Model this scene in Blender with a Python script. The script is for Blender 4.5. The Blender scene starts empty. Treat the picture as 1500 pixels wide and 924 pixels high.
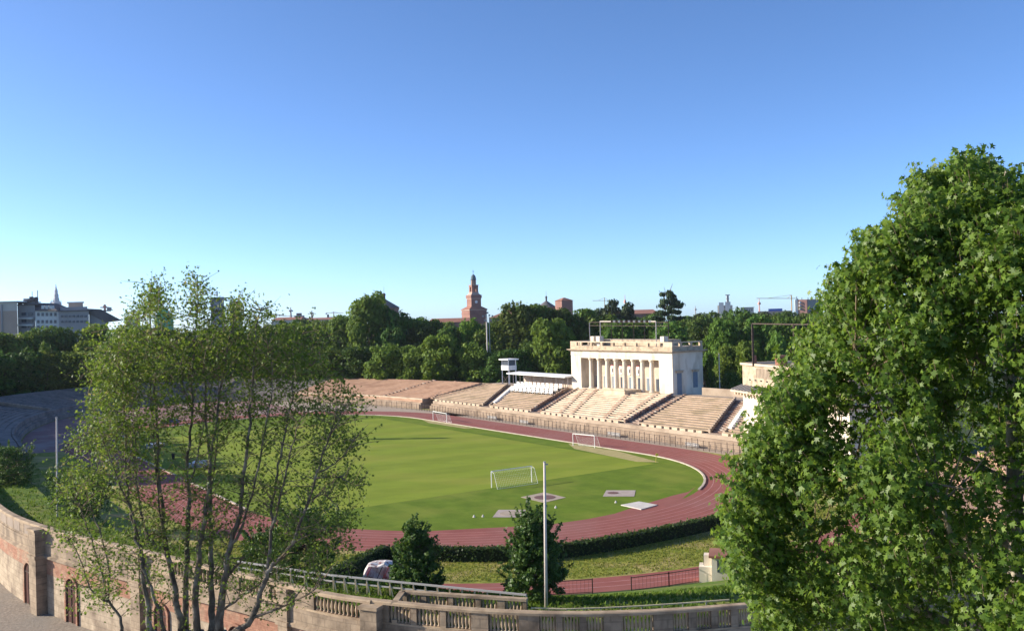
import bpy, math, random
import numpy as np
from mathutils import Vector, noise as mnoise
R = math.radians
random.seed(7); rng = np.random.default_rng(7)
sc = bpy.context.scene
col = sc.collection

# ------------------------------------------------------------------ survey
F, ROLL, Y0, H = 1355.0, -0.026, 465.06, 25.41
TH = R(-55.678); U0, V0 = -126.06, 77.45
AX = (math.cos(TH), math.sin(TH)); BX = (-AX[1], AX[0])
CR, SR = math.cos(ROLL), math.sin(ROLL)
def ray(px, py):
    dx, dy = px-750, py-462
    return (CR*dx+SR*dy)/F, (-SR*dx+CR*dy+462-Y0)/F
def gp(px, py, z=0.0):
    k, d = ray(px, py); Z = (H-z)/d
    return Vector((k*Z, Z, z))
def at(px, py, Z):
    k, d = ray(px, py)
    return Vector((k*Z, Z, H-d*Z))
def A(u, v, z=0.0):
    u += U0; v += V0
    return Vector((u*AX[0]+v*BX[0], u*AX[1]+v*BX[1], z))
def UV(p):
    return (p[0]*AX[0]+p[1]*AX[1]-U0, p[0]*BX[0]+p[1]*BX[1]-V0)
def atv(px, py, v):
    k, d = ray(px, py); Z = (v+V0)/(k*BX[0]+BX[1])
    return Vector((k*Z, Z, H-d*Z))

# ------------------------------------------------------------------ helpers
class MB:
    def __init__(s): s.v = []; s.f = []
    def poly(s, pts):
        n = len(s.v); s.v += [tuple(p) for p in pts]; s.f.append(tuple(range(n, n+len(pts))))
    def hexa(s, b, t):      # bottom quad, top quad
        n = len(s.v); s.v += [tuple(p) for p in list(b)+list(t)]; k = len(b)
        s.f.append(tuple(n+i for i in reversed(range(k)))); s.f.append(tuple(n+k+i for i in range(k)))
        for i in range(k):
            j = (i+1) % k; s.f.append((n+i, n+j, n+k+j, n+k+i))
    def box(s, c, sz, rz=0.0):
        cx, cy, cz = c; x, y, z = sz[0]/2, sz[1]/2, sz[2]/2; ca, sa = math.cos(rz), math.sin(rz)
        q = [(cx+ca*a-sa*b, cy+sa*a+ca*b) for a, b in ((-x,-y),(x,-y),(x,y),(-x,y))]
        s.hexa([(p[0],p[1],cz-z) for p in q], [(p[0],p[1],cz+z) for p in q])
    def beam(s, p, q, w, h=None, up=(0,0,1)):
        h = h or w; p = Vector(p); q = Vector(q); d = (q-p).normalized(); u = Vector(up)
        if abs(d.dot(u)) > .95: u = Vector((0,1,0))
        a = d.cross(u).normalized()*w/2; b = a.cross(d).normalized()*h/2
        s.hexa([p-a-b, p+a-b, p+a+b, p-a+b], [q-a-b, q+a-b, q+a+b, q-a+b])
    def tube(s, pts, rad, n=6, cap=True):
        pts = [Vector(p) for p in pts]; rings = []
        for i, p in enumerate(pts):
            d = (pts[min(i+1, len(pts)-1)]-pts[max(i-1, 0)]).normalized()
            u = Vector((1,0,0)) if abs(d.x) < .8 else Vector((0,1,0))
            a = d.cross(u).normalized(); b = d.cross(a); r = rad[i] if hasattr(rad, '__len__') else rad
            k = len(s.v)
            s.v += [tuple(p+(a*math.cos(t)+b*math.sin(t))*r) for t in (2*math.pi*j/n for j in range(n))]
            rings.append(k)
        for k0, k1 in zip(rings, rings[1:]):
            for j in range(n): s.f.append((k0+j, k0+(j+1) % n, k1+(j+1) % n, k1+j))
        if cap:
            s.f.append(tuple(rings[0]+j for j in reversed(range(n)))); s.f.append(tuple(rings[-1]+j for j in range(n)))
    def lathe(s, c, prof, n=10, rz=0.0):
        c = Vector(c); rings = []
        for r, z in prof:
            k = len(s.v); rings.append(k)
            s.v += [(c.x+r*math.cos(rz+2*math.pi*j/n), c.y+r*math.sin(rz+2*math.pi*j/n), c.z+z) for j in range(n)]
        for k0, k1 in zip(rings, rings[1:]):
            for j in range(n): s.f.append((k0+j, k0+(j+1) % n, k1+(j+1) % n, k1+j))
        s.f.append(tuple(rings[0]+j for j in reversed(range(n)))); s.f.append(tuple(rings[-1]+j for j in range(n)))
    def strip(s, L, Rr):    # ribbon between two point lists
        n = len(s.v); s.v += [tuple(p) for p in L]+[tuple(p) for p in Rr]; k = len(L)
        for i in range(k-1): s.f.append((n+i, n+i+1, n+k+i+1, n+k+i))
    def sweep(s, path, prof, close=True):   # path: [(point xy, outward normal xy)], prof: [(off, z)] or callable(i)
        n0 = len(s.v); k = None
        for i, (p, nn) in enumerate(path):
            pr = prof(i) if callable(prof) else prof; k = len(pr)
            for o, z in pr: s.v.append((p[0]+nn[0]*o, p[1]+nn[1]*o, z))
        for i in range(len(path)-1):
            for j in range(k if close else k-1):
                j2 = (j+1) % k
                s.f.append((n0+i*k+j, n0+(i+1)*k+j, n0+(i+1)*k+j2, n0+i*k+j2))
        if close:
            s.f.append(tuple(n0+j for j in range(k))); s.f.append(tuple(n0+(len(path)-1)*k+j for j in reversed(range(k))))
    def build(s, name, m, parent=None, smooth=False, fix=True):
        me = bpy.data.meshes.new(name)
        off = parent_world(parent) if parent else Vector((0,0,0))
        me.from_pydata([(v[0]-off.x, v[1]-off.y, v[2]-off.z) for v in s.v], [], s.f); me.update()
        if fix:
            import bmesh
            bm = bmesh.new(); bm.from_mesh(me); bmesh.ops.recalc_face_normals(bm, faces=bm.faces); bm.to_mesh(me); bm.free()
        if smooth:
            for p in me.polygons: p.use_smooth = True
        me.materials.append(m); o = bpy.data.objects.new(name, me); col.objects.link(o)
        if parent: o.parent = parent
        return o
def parent_world(o):
    v = Vector((0,0,0))
    while o: v += o.location; o = o.parent
    return v
def tag(o, label=None, cat=None, group=None, kind=None):
    if label: o['label'] = label
    if cat: o['category'] = cat
    if group: o['group'] = group
    if kind: o['kind'] = kind
    return o
def thing(name, label, cat, loc, group=None):
    o = bpy.data.objects.new(name, None); col.objects.link(o); o.location = Vector(loc); o.empty_display_size = .3
    return tag(o, label, cat, group)
def struct(name, mb, m, label=None, cat=None, fix=False):
    o = mb.build(name, m, fix=fix); o['kind'] = 'structure'
    o['label'] = label or name.replace('_', ' '); o['category'] = cat or name.split('_')[-1]
    return o
KIDS = {}
def dup(root, loc, rz=0.0, sc_=None, label=None, group=None):
    def cp(o, par):
        c = o.copy(); col.objects.link(c); c.parent = par
        for ch in [x for x in bpy.data.objects if x.parent == o]: cp(ch, c)
        return c
    if root.name not in KIDS: KIDS[root.name] = list(root.children)
    r = root.copy(); col.objects.link(r); r.location = loc; r.rotation_euler = (0,0,rz)
    if sc_: r.scale = sc_
    for ch in KIDS[root.name]:
        c = ch.copy(); col.objects.link(c); c.parent = r
    if label: r['label'] = label
    if group: r['group'] = group
    return r

# ------------------------------------------------------------------ materials
def mat(name, c1, c2=None, scale=1.0, rough=.85, bump=0.0, c3=None, s3=.1, detail=6, spec=.25, stretch=None, metal=0):
    m = bpy.data.materials.new(name); m.use_nodes = True; nt = m.node_tree; N = nt.nodes; L = nt.links
    b = N['Principled BSDF']; b.inputs['Roughness'].default_value = rough
    b.inputs['Specular IOR Level'].default_value = spec; b.inputs['Metallic'].default_value = metal
    b.inputs['Base Color'].default_value = (*c1, 1)
    if c2:
        g = N.new('ShaderNodeNewGeometry'); vec = g.outputs['Position']
        if stretch:
            mp = N.new('ShaderNodeMapping'); mp.inputs['Scale'].default_value = stretch; L.new(vec, mp.inputs['Vector']); vec = mp.outputs['Vector']
        n = N.new('ShaderNodeTexNoise'); n.inputs['Scale'].default_value = scale; n.inputs['Detail'].default_value = detail
        n.inputs['Roughness'].default_value = .65; L.new(vec, n.inputs['Vector'])
        r = N.new('ShaderNodeValToRGB'); r.color_ramp.elements[0].position = .36; r.color_ramp.elements[1].position = .66
        r.color_ramp.elements[0].color = (*c1, 1); r.color_ramp.elements[1].color = (*c2, 1); L.new(n.outputs['Fac'], r.inputs['Fac'])
        out = r.outputs['Color']
        if c3:
            n2 = N.new('ShaderNodeTexNoise'); n2.inputs['Scale'].default_value = s3; n2.inputs['Detail'].default_value = 5; L.new(vec, n2.inputs['Vector'])
            r2 = N.new('ShaderNodeValToRGB'); r2.color_ramp.elements[0].position = .48; r2.color_ramp.elements[1].position = .68
            L.new(n2.outputs['Fac'], r2.inputs['Fac'])
            mx = N.new('ShaderNodeMix'); mx.data_type = 'RGBA'; L.new(r2.outputs['Color'], mx.inputs[0]); L.new(out, mx.inputs[6])
            mx.inputs[7].default_value = (*c3, 1); out = mx.outputs[2]
        L.new(out, b.inputs['Base Color'])
        if bump:
            bp = N.new('ShaderNodeBump'); bp.inputs['Strength'].default_value = bump; bp.inputs['Distance'].default_value = .1
            L.new(n.outputs['Fac'], bp.inputs['Height']); L.new(bp.outputs['Normal'], b.inputs['Normal'])
    return m
def bands(m, direction, width, amt):
    nt = m.node_tree; N = nt.nodes; L = nt.links; b = N['Principled BSDF']; src = b.inputs['Base Color'].links[0].from_socket
    g = N.new('ShaderNodeNewGeometry'); d = N.new('ShaderNodeVectorMath'); d.operation = 'DOT_PRODUCT'; d.inputs[1].default_value = (*direction, 0); L.new(g.outputs['Position'], d.inputs[0])
    s1 = N.new('ShaderNodeMath'); s1.operation = 'MULTIPLY'; s1.inputs[1].default_value = math.pi/width; L.new(d.outputs['Value'], s1.inputs[0])
    s2 = N.new('ShaderNodeMath'); s2.operation = 'SINE'; L.new(s1.outputs[0], s2.inputs[0])
    mr = N.new('ShaderNodeMapRange'); mr.inputs[1].default_value = -.35; mr.inputs[2].default_value = .35; mr.inputs[3].default_value = 1-amt; mr.inputs[4].default_value = 1+amt; L.new(s2.outputs[0], mr.inputs[0])
    hs = N.new('ShaderNodeHueSaturation'); L.new(mr.outputs[0], hs.inputs['Value']); L.new(src, hs.inputs['Color']); L.new(hs.outputs['Color'], b.inputs['Base Color'])
def leafmat(name, c1, c2, trans=.35, rough=.5, obj_var=0.0, spec=.3, c3=None):
    m = bpy.data.materials.new(name); m.use_nodes = True; nt = m.node_tree; N = nt.nodes; L = nt.links
    b = N['Principled BSDF']; b.inputs['Roughness'].default_value = rough; b.inputs['Specular IOR Level'].default_value = spec
    g = N.new('ShaderNodeNewGeometry'); r = N.new('ShaderNodeValToRGB')
    r.color_ramp.elements[0].color = (*c1, 1); r.color_ramp.elements[1].color = (*c2, 1)
    if c3: e = r.color_ramp.elements.new(.93); e.color = (*c2, 1); r.color_ramp.elements[2].color = (*c3, 1)
    L.new(g.outputs['Random Per Island'], r.inputs['Fac']); out = r.outputs['Color']
    if obj_var:
        oi = N.new('ShaderNodeObjectInfo'); hs = N.new('ShaderNodeHueSaturation')
        mr = N.new('ShaderNodeMapRange'); mr.inputs[3].default_value = 1-obj_var; mr.inputs[4].default_value = 1+obj_var
        L.new(oi.outputs['Random'], mr.inputs[0]); L.new(mr.outputs[0], hs.inputs['Value'])
        ml = N.new('ShaderNodeMath'); ml.operation = 'MULTIPLY'; ml.inputs[1].default_value = 7.31; L.new(oi.outputs['Random'], ml.inputs[0])
        fr = N.new('ShaderNodeMath'); fr.operation = 'FRACT'; L.new(ml.outputs[0], fr.inputs[0])
        mh = N.new('ShaderNodeMapRange'); mh.inputs[3].default_value = .475; mh.inputs[4].default_value = .52
        L.new(fr.outputs[0], mh.inputs[0]); L.new(mh.outputs[0], hs.inputs['Hue']); L.new(out, hs.inputs['Color']); out = hs.outputs['Color']
    L.new(out, b.inputs['Base Color'])
    t = N.new('ShaderNodeBsdfTranslucent'); hs2 = N.new('ShaderNodeHueSaturation'); hs2.inputs['Value'].default_value = 1.5; hs2.inputs['Hue'].default_value = .485
    L.new(out, hs2.inputs['Color']); L.new(hs2.outputs['Color'], t.inputs['Color'])
    mx = N.new('ShaderNodeMixShader'); mx.inputs[0].default_value = trans
    L.new(b.outputs[0], mx.inputs[1]); L.new(t.outputs[0], mx.inputs[2]); L.new(mx.outputs[0], N['Material Output'].inputs['Surface'])
    return m
M = dict(
 ground=mat('ground_mat', (.035,.055,.015), (.06,.075,.025), .05),
 cobble=mat('cobble_mat', (.20,.165,.13), (.33,.28,.225), 3.2, bump=.6, c3=(.24,.21,.175), s3=.25),
 infield=mat('infield_mat', (.098,.155,.014), (.13,.19,.019), .4, rough=1, c3=(.16,.20,.028), s3=.1, spec=.1),
 pitch=mat('pitch_mat', (.168,.222,.024), (.205,.258,.03), .35, rough=1, c3=(.228,.255,.038), s3=.09, spec=.1, stretch=(.5,1.2,1)),
 lawn=mat('lawn_mat', (.13,.175,.026), (.30,.30,.065), .9, rough=.95, c3=(.40,.31,.13), s3=.22, bump=.6, spec=.1),
 bank=mat('bank_mat', (.07,.125,.018), (.13,.19,.03), 1.2, rough=.95, bump=.5, c3=(.21,.21,.06), s3=.25, spec=.1),
 track=mat('track_mat', (.235,.078,.064), (.285,.10,.084), .5, rough=.9, c3=(.265,.112,.096), s3=.07, spec=.15),
 apronred=mat('apron_red_mat', (.20,.10,.095), (.26,.15,.14), .4, c3=(.28,.22,.2), s3=.1),
 line=mat('line_mat', (.44,.25,.235), (.34,.15,.14), .4, rough=.8),
 kerb=mat('kerb_mat', (.42,.35,.28), (.54,.47,.39), .6),
 concrete=mat('concrete_mat', (.33,.265,.205), (.41,.335,.265), .8),
 pad=mat('pad_mat', (.34,.28,.25), (.42,.35,.31), 1.2),
 dirt=mat('dirt_mat', (.42,.34,.16), (.30,.27,.10), .8),
 ringdark=mat('ring_mat', (.13,.075,.07), (.18,.10,.09), 2),
 matwhite=mat('worn_white', (.50,.46,.42), (.62,.58,.53), .9),
 white=mat('white_mat', (.80,.79,.76), (.70,.69,.66), 1.5),
 whitepaint=mat('white_paint', (.80,.80,.78), rough=.5),
 stucco=mat('stucco_mat', (.74,.67,.56), (.66,.58,.47), .5, c3=(.52,.44,.335), s3=.6, stretch=(1,1,.35)),
 attic=mat('attic_mat', (.52,.42,.30), (.40,.31,.22), .9, c3=(.29,.22,.155), s3=.8),
 loggia=mat('loggia_mat', (.55,.45,.37), (.47,.38,.31), .6),
 bluegrey=mat('shutter_mat', (.16,.20,.25), (.20,.24,.29), 2),
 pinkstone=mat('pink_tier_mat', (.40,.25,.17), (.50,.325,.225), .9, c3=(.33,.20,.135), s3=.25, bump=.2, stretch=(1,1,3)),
 tanstone=mat('tan_tier_mat', (.35,.255,.175), (.44,.33,.235), .9, c3=(.27,.205,.13), s3=.3, bump=.2, stretch=(1,1,3)),
 palestone=mat('pale_tier_mat', (.52,.42,.305), (.60,.49,.365), .9, c3=(.41,.315,.22), s3=.4),
 podium=mat('podium_mat', (.35,.275,.205), (.44,.35,.265), .6, c3=(.25,.19,.14), s3=.3),
 shadestone=mat('shade_darkened_stone', (.19,.17,.155), (.27,.245,.22), .8, c3=(.14,.125,.115), s3=.3),  # stone colour darkened to stand in for tree shade on the curved stand
 podstain=mat('stained_podium', (.27,.20,.145), (.38,.295,.22), .7, c3=(.17,.125,.09), s3=.35, stretch=(1,1,.4)),
 rust=mat('rust_mat', (.20,.115,.08), (.34,.23,.17), .9, c3=(.42,.36,.3), s3=.7),
 rail=mat('rail_mat', (.11,.08,.065), (.18,.135,.11), 1, rough=.6),
 greymetal=mat('grey_metal', (.35,.34,.33), rough=.5),
 pole=mat('pole_mat', (.62,.56,.50), (.55,.48,.43), 3, rough=.5),
 darkiron=mat('dark_iron', (.05,.036,.03), (.085,.058,.045), 2, rough=.7),
 wallstone=mat('wall_plaster', (.30,.235,.165), (.47,.375,.27), 1.3, c3=(.19,.14,.10), s3=.5, bump=.4),
 wallbrick=mat('wall_brick', (.26,.125,.08), (.36,.19,.125), 2.2, c3=(.34,.235,.16), s3=.6, bump=.4),
 walltop=mat('parapet_stone', (.26,.195,.135), (.37,.285,.20), 1.1, c3=(.16,.12,.085), s3=.7, bump=.4),
 coping=mat('coping_stone', (.34,.25,.165), (.44,.335,.225), 1.3, c3=(.21,.15,.10), s3=.8, bump=.2),
 panel=mat('panel_stone', (.25,.20,.16), (.31,.25,.20), 1.2),
 door=mat('door_wood', (.05,.018,.013), (.085,.03,.022), 3, stretch=(3,3,.3)),
 paleframe=mat('cream_wood', (.72,.62,.43), (.62,.52,.35), 2),
 castle=mat('castle_brick', (.25,.13,.10), (.31,.165,.13), .15, c3=(.21,.11,.09), s3=.08),
 castledark=mat('castle_stone_band', (.45,.33,.27), (.38,.26,.2), .3),
 tile=mat('roof_tile', (.26,.115,.08), (.33,.16,.11), .3),
 slate=mat('slate_roof', (.11,.10,.10), (.15,.135,.13), .3),
 copper=mat('dome_lead', (.10,.14,.15), (.14,.18,.19), .5),
 apt1=mat('apartment_cream', (.62,.55,.47), (.56,.50,.43), .1),
 apt2=mat('apartment_grey', (.36,.34,.34), (.30,.29,.29), .15),
 apt3=mat('apartment_white', (.66,.65,.62), (.60,.59,.57), .1),
 aptband=mat('apartment_band', (.50,.37,.29), (.45,.33,.26), .1),
 window=mat('window_glass', (.07,.085,.11), rough=.2, spec=.5),
 cathedral=mat('cathedral_marble', (.62,.58,.58), (.52,.48,.49), .1),
 craneY=mat('crane_yellow', (.75,.42,.10)), craneR=mat('crane_red', (.62,.32,.26)),
 blue=mat('blue_cladding', (.035,.12,.46), rough=.4), redblock=mat('red_brick_block', (.40,.22,.18), (.34,.18,.15), .1),
 greenroof=mat('green_roof', (.10,.38,.23), (.13,.42,.27), .3),
 bark=mat('plane_bark', (.30,.25,.19), (.16,.125,.09), 4, c3=(.46,.41,.33), s3=2.2, bump=.5),
 barkL=mat('mottled_bark', (.15,.12,.088), (.075,.058,.042), 3.5, c3=(.30,.26,.20), s3=1.6, bump=.5),
 barkdark=mat('dark_bark', (.08,.06,.045), (.13,.10,.075), 3, bump=.5),
 twig=mat('twig_bark', (.24,.18,.11), (.15,.11,.07), 3),
 net=mat('net_mat', (.6,.62,.58), rough=.9),
 yellow=mat('flag_yellow', (.75,.6,.1)),
 carblue=mat('car_paint', (.05,.10,.22), rough=.3, spec=.5), rubber=mat('tyre_rubber', (.02,.02,.02)),
 tarpw=mat('tarp_mat', (.70,.68,.66), (.50,.47,.46), 1.6, c3=(.20,.06,.055), s3=2.4, stretch=(1,1,.45)), black=mat('black_mat', (.025,.025,.025)),
 banner=mat('banner_cloth', (.78,.74,.70), (.70,.62,.58), .8), bannerred=mat('banner_red', (.55,.10,.10)),
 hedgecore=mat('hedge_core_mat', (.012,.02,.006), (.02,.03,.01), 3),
 hedge=leafmat('hedge_leaf', (.03,.06,.012), (.07,.12,.02), .25),
 leafA=leafmat('leaf_mid_green', (.05,.105,.014), (.125,.20,.03), .3, obj_var=.30, spec=.15, rough=.6),
 leafB=leafmat('leaf_bright_green', (.075,.14,.016), (.15,.235,.034), .35, obj_var=.15, spec=.15, rough=.6),
 leafC=leafmat('leaf_dark_green', (.034,.075,.011), (.085,.15,.023), .2, obj_var=.25, spec=.15, rough=.6),
 leafD=leafmat('needle_dark', (.03,.052,.02), (.062,.09,.04), .12, obj_var=.1, spec=.12, rough=.6),
 leafP=leafmat('plane_leaf_olive', (.06,.115,.015), (.145,.215,.03), .42, rough=.55, c3=(.26,.25,.08)),
 leafM=leafmat('star_leaf_green', (.048,.105,.011), (.152,.242,.03), .46, rough=.46, spec=.30, c3=(.22,.30,.06)),
 grassblade=leafmat('grass_blade', (.06,.12,.014), (.13,.20,.03), .35, rough=.7, spec=.1, c3=(.25,.25,.08)),
 drygrass=leafmat('dry_grass_blade', (.11,.16,.02), (.27,.28,.055), .35, rough=.8, spec=.05, c3=(.42,.36,.14)),
 leafS=leafmat('shrub_leaf', (.03,.075,.014), (.085,.155,.026), .3, rough=.5),
)

def blocks(m, wd, ht, amt):
    nt = m.node_tree; N = nt.nodes; L = nt.links; b = N['Principled BSDF']; src = b.inputs['Base Color'].links[0].from_socket
    g = N.new('ShaderNodeNewGeometry'); d = N.new('ShaderNodeVectorMath'); d.operation = 'DOT_PRODUCT'; d.inputs[1].default_value = (.83,-.56,0); L.new(g.outputs['Position'], d.inputs[0])
    sx = N.new('ShaderNodeSeparateXYZ'); L.new(g.outputs['Position'], sx.inputs[0]); cx = N.new('ShaderNodeCombineXYZ'); L.new(d.outputs['Value'], cx.inputs[0]); L.new(sx.outputs['Z'], cx.inputs[1])
    br = N.new('ShaderNodeTexBrick'); br.inputs['Scale'].default_value = 1; br.inputs['Brick Width'].default_value = wd; br.inputs['Row Height'].default_value = ht; br.inputs['Mortar Size'].default_value = ht*.07
    br.inputs['Color1'].default_value = (1+amt,1+amt,1+amt,1); br.inputs['Color2'].default_value = (1-amt,1-amt,1-amt,1); br.inputs['Mortar'].default_value = (.80,.80,.80,1); L.new(cx.outputs[0], br.inputs['Vector'])
    mx = N.new('ShaderNodeMix'); mx.data_type = 'RGBA'; mx.blend_type = 'MULTIPLY'; mx.inputs[0].default_value = 1; L.new(src, mx.inputs[6]); L.new(br.outputs['Color'], mx.inputs[7]); L.new(mx.outputs[2], b.inputs['Base Color'])
blocks(M['wallbrick'], .5, .17, .14); blocks(M['walltop'], 1.1, .55, .10); blocks(M['wallstone'], 1.7, .5, .03)
bands(M['pitch'], AX, 5.5, .045); bands(M['infield'], BX, 2.6, .04)
# ------------------------------------------------------------------ ground, track, pitch (all flat sheets 4 mm apart)
g = MB(); g.poly([(-2300,-60,0),(2300,-60,0),(2300,2150,0),(-2300,2150,0)]); struct('ground', g, M['ground'])
STR = 84.39; RK = 36.5
def oval(r, n=40, u_a=0.0, u_b=-STR):
    pts = []
    for i in range(n+1): t = -math.pi/2+math.pi*i/n; pts.append((u_a+r*math.cos(t), r*math.sin(t)))
    for i in range(n+1): t = math.pi/2+math.pi*i/n; pts.append((u_b+r*math.cos(t), r*math.sin(t)))
    return pts
def wo(pts, z): return [A(u, v, z) for u, v in pts]
def ring(r0, r1, z):
    m = MB(); a = oval(r0); b = oval(r1); a.append(a[0]); b.append(b[0]); m.strip(wo(a, z), wo(b, z)); return m
# ring-shaped arena lawn: inside podium oval
def ell(cu, cv, a, b, t0, t1, n): return [(cu+a*math.cos(R(t0+(t1-t0)*i/n)), cv+b*math.sin(R(t0+(t1-t0)*i/n))) for i in range(n+1)]
lawn_pts = ell(0, -1, 65, 57, -90, 90, 30)+ell(-84.4, -1.5, 105, 55, 90, 270, 40)
m = MB(); m.poly(wo(lawn_pts, .004)); struct('arena_lawn', m, M['lawn'], 'dry grass between the hedge and the outer red track', 'lawn')
struct('running_track', ring(RK, 46.4, .008), M['track'], 'red running track round the pitch', 'track')
# outer red strip
m = MB(); m.strip(wo(ell(0,-1,60.5,53.5,-82,40,40), .008), wo(ell(0,-1,65,58,-82,40,40), .008))
struct('outer_track', m, M['track'], 'outer red strip of old track beyond the lawn', 'track')
m = MB(); m.strip(wo(ell(0,-1,62.0,55,-82,40,40), .012), wo(ell(0,-1,62.12,55.12,-82,40,40), .012)); m.strip(wo(ell(0,-1,63.4,56.4,-82,40,40), .012), wo(ell(0,-1,63.52,56.52,-82,40,40), .012))
struct('outer_track_line', m, M['line'], 'pale lane lines on the outer red strip', 'marking')
# concrete apron in front of the far stand
m = MB(); m.strip([A(u,46.4,.006) for u in (12,-20,-60,-95)], [A(u,50,.006) for u in (12,-20,-60,-95)]); struct('apron', m, M['concrete'], 'pale concrete apron under the far stand', 'pavement')
ap = ell(-84.4,-1.5,104.5,51.6,150,268,40); ai = [(-84.4+46.3*math.cos(R(150+118*i/40)), 46.3*math.sin(R(150+118*i/40))) for i in range(41)]
m = MB(); m.strip(wo(ap,.008), wo(ai,.008)); struct('left_apron', m, M['apronred'], 'dull red hard ground in front of the curved stand', 'pavement')
ap = ell(-84.4,-1.5,104.5,51.6,88,151,24); ai = [(-84.4+46.3*math.cos(R(88+63*i/24)), 46.3*math.sin(R(88+63*i/24))) for i in range(25)]
m = MB(); m.strip(wo(ap,.006), wo(ai,.006)); struct('far_apron', m, M['concrete'], 'pale hard ground between the far bend and the curved stand', 'pavement')
m = MB(); m.poly(wo(oval(RK), .012)); struct('infield_grass', m, M['infield'], 'darker green grass inside the track', 'grass')
# red D-shaped run-up zone cutting the lower right of the infield
arc = [(RK*math.cos(R(t)), RK*math.sin(R(t))) for t in range(-40, 22, 3)]
cut = [UV(gp(x, y)) for x, y in ((1020,712),(1008,720),(985,725.5),(960,733),(930,742),(900,752),(860,760),(800,768.5))]
m = MB(); m.poly(wo(arc+cut, .016)); struct('runup_zone', m, M['track'], 'red run up zone inside the bend', 'track')
# lighter mown pitch
pp = [UV(gp(x, y)) for x, y in ((905,684.5),(700,709),(515,741),(380,768))]
far_c = [UV(gp(x, y)) for x, y in ((525,625),(760,652.5))]
m = MB(); m.poly(wo([(9.6,30.5),(9.6,-31.5),(-94,-31.5),(-94,30.0)], .016)); struct('pitch', m, M['pitch'], 'lighter mown football pitch', 'pitch')
m = MB()
m.poly([A(*p, .018) for p in ((-20.5,35.4),(-14,31.8),(6,29.8),(9,32.2),(-6,35.8))])
m.poly([A(*p, .018) for p in ((-82,36.0),(-74,33.6),(-58,33.9),(-56,35.6),(-70,36.2))])
struct('worn_patch', m, M['dirt'], 'worn yellow turf in front of the small goals', 'turf')
m = MB()
for k in range(1, 9):
    r = RK+1.22*k-(.14 if k == 8 else 0); a = oval(r); b = oval(r+.10); a.append(a[0]); b.append(b[0]); m.strip(wo(a,.012), wo(b,.012))
struct('lane_marking', m, M['line'], 'pale lane lines of the red track', 'marking')
# kerb
m = MB(); pts = oval(RK-.18); sel = [p for p in pts]
def kerb_run(sub):
    path = []
    for i, p in enumerate(sub):
        q0 = sub[max(0,i-1)]; q1 = sub[min(len(sub)-1,i+1)]; d = Vector((q1[0]-q0[0], q1[1]-q0[1])).normalized()
        w = A(*p); wn = A(p[0]+d.y, p[1]-d.x)-w; path.append(((w.x,w.y), (wn.x,wn.y)))
    m.sweep(path, [(0,.009),(0,.16),(.32,.16),(.32,.009)])
n = 41
i0 = next(i for i, p in enumerate(pts) if p[0] > 0 and p[1] > 18.0)
kerb_run(pts[i0:]+[pts[0]])
struct('track_kerb', m, M['kerb'], 'pale kerb round the inside of the track', 'kerb', fix=True)
# piazza outside the wall
# wall line (u,v) of the perimeter wall, outer face
WP = [(-150,-66),(-100,-68.6),(-60,-68.8),(-20,-68.6),(0,-68.5),(20.5,-68),(31.7,-66.1),(40.9,-63.4),(47.4,-61.0),(55,-58.6),(62.4,-55.9),(68.6,-53.9),(72.3,-51.9),(78.6,-47.4),(83.4,-42.2),(87.1,-35.5),(91,-26),(94,-14),(95.5,0),(94,16),(90,32),(83,46),(72,58)]
def smooth(P, n=6):
    out = []
    for i in range(len(P)-1):
        p0 = P[max(i-1,0)]; p1 = P[i]; p2 = P[i+1]; p3 = P[min(i+2,len(P)-1)]
        for k in range(n):
            t = k/n
            out.append(tuple(.5*((2*p1[c])+(-p0[c]+p2[c])*t+(2*p0[c]-5*p1[c]+4*p2[c]-p3[c])*t*t+(-p0[c]+3*p1[c]-3*p2[c]+p3[c])*t**3) for c in (0,1)))
    return out+[P[-1]]
def relax(P, it=6):
    P = list(P)
    for _ in range(it): P = [P[0]]+[tuple((P[i-1][c]+2*P[i][c]+P[i+1][c])/4 for c in (0,1)) for i in range(1,len(P)-1)]+[P[-1]]
    return P
WS = relax(smooth(WP))
WW = [A(u, v) for u, v in WS]
def path_of(pts, sub=None):     # world xy path with outward normals (outside of the arena)
    out = []
    for i, p in enumerate(pts):
        d = (pts[min(i+1,len(pts)-1)]-pts[max(i-1,0)]); d.z = 0; d.normalize()
        out.append(((p.x,p.y), (d.y, -d.x)))
    return out
WPATH = path_of(WW)
ARC = [0.0]
for i in range(1, len(WW)): ARC.append(ARC[-1]+(WW[i]-WW[i-1]).length)
def wall_at(s):
    i = min(max(np.searchsorted(ARC, s)-1, 0), len(WW)-2); t = (s-ARC[i])/(ARC[i+1]-ARC[i])
    p = WW[i].lerp(WW[i+1], t); n0 = Vector(WPATH[i][1]); n1 = Vector(WPATH[i+1][1]); nn = n0.lerp(n1, t).normalized()
    return p, nn
def wall_s(px):                 # arc length where the wall crosses a bearing
    best = None
    for s in np.arange(ARC[0], ARC[-1], .05):
        p, nn = wall_at(s)
        if p.y < 20: continue
        k = p.x/p.y; d = (H-7.7)/p.y
        x = 750+CR*k*F-SR*(d*F+Y0-462)
        if best is None or abs(x-px) < best[0]: best = (abs(x-px), s)
    return best[1]
def wall_range(s0, s1, step=1.0):
    n = max(2, int((s1-s0)/step)+1); out = []
    for i in range(n+1):
        p, nn = wall_at(s0+(s1-s0)*i/n); out.append(((p.x,p.y),(nn.x,nn.y)))
    return out
m = MB(); m.poly([(-260,5,.005),(140,5,.005)]+[(p.x,p.y,.005) for p in reversed(WW)])
struct('piazza', m, M['cobble'], 'cobbled pavement outside the perimeter wall', 'pavement')
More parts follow.
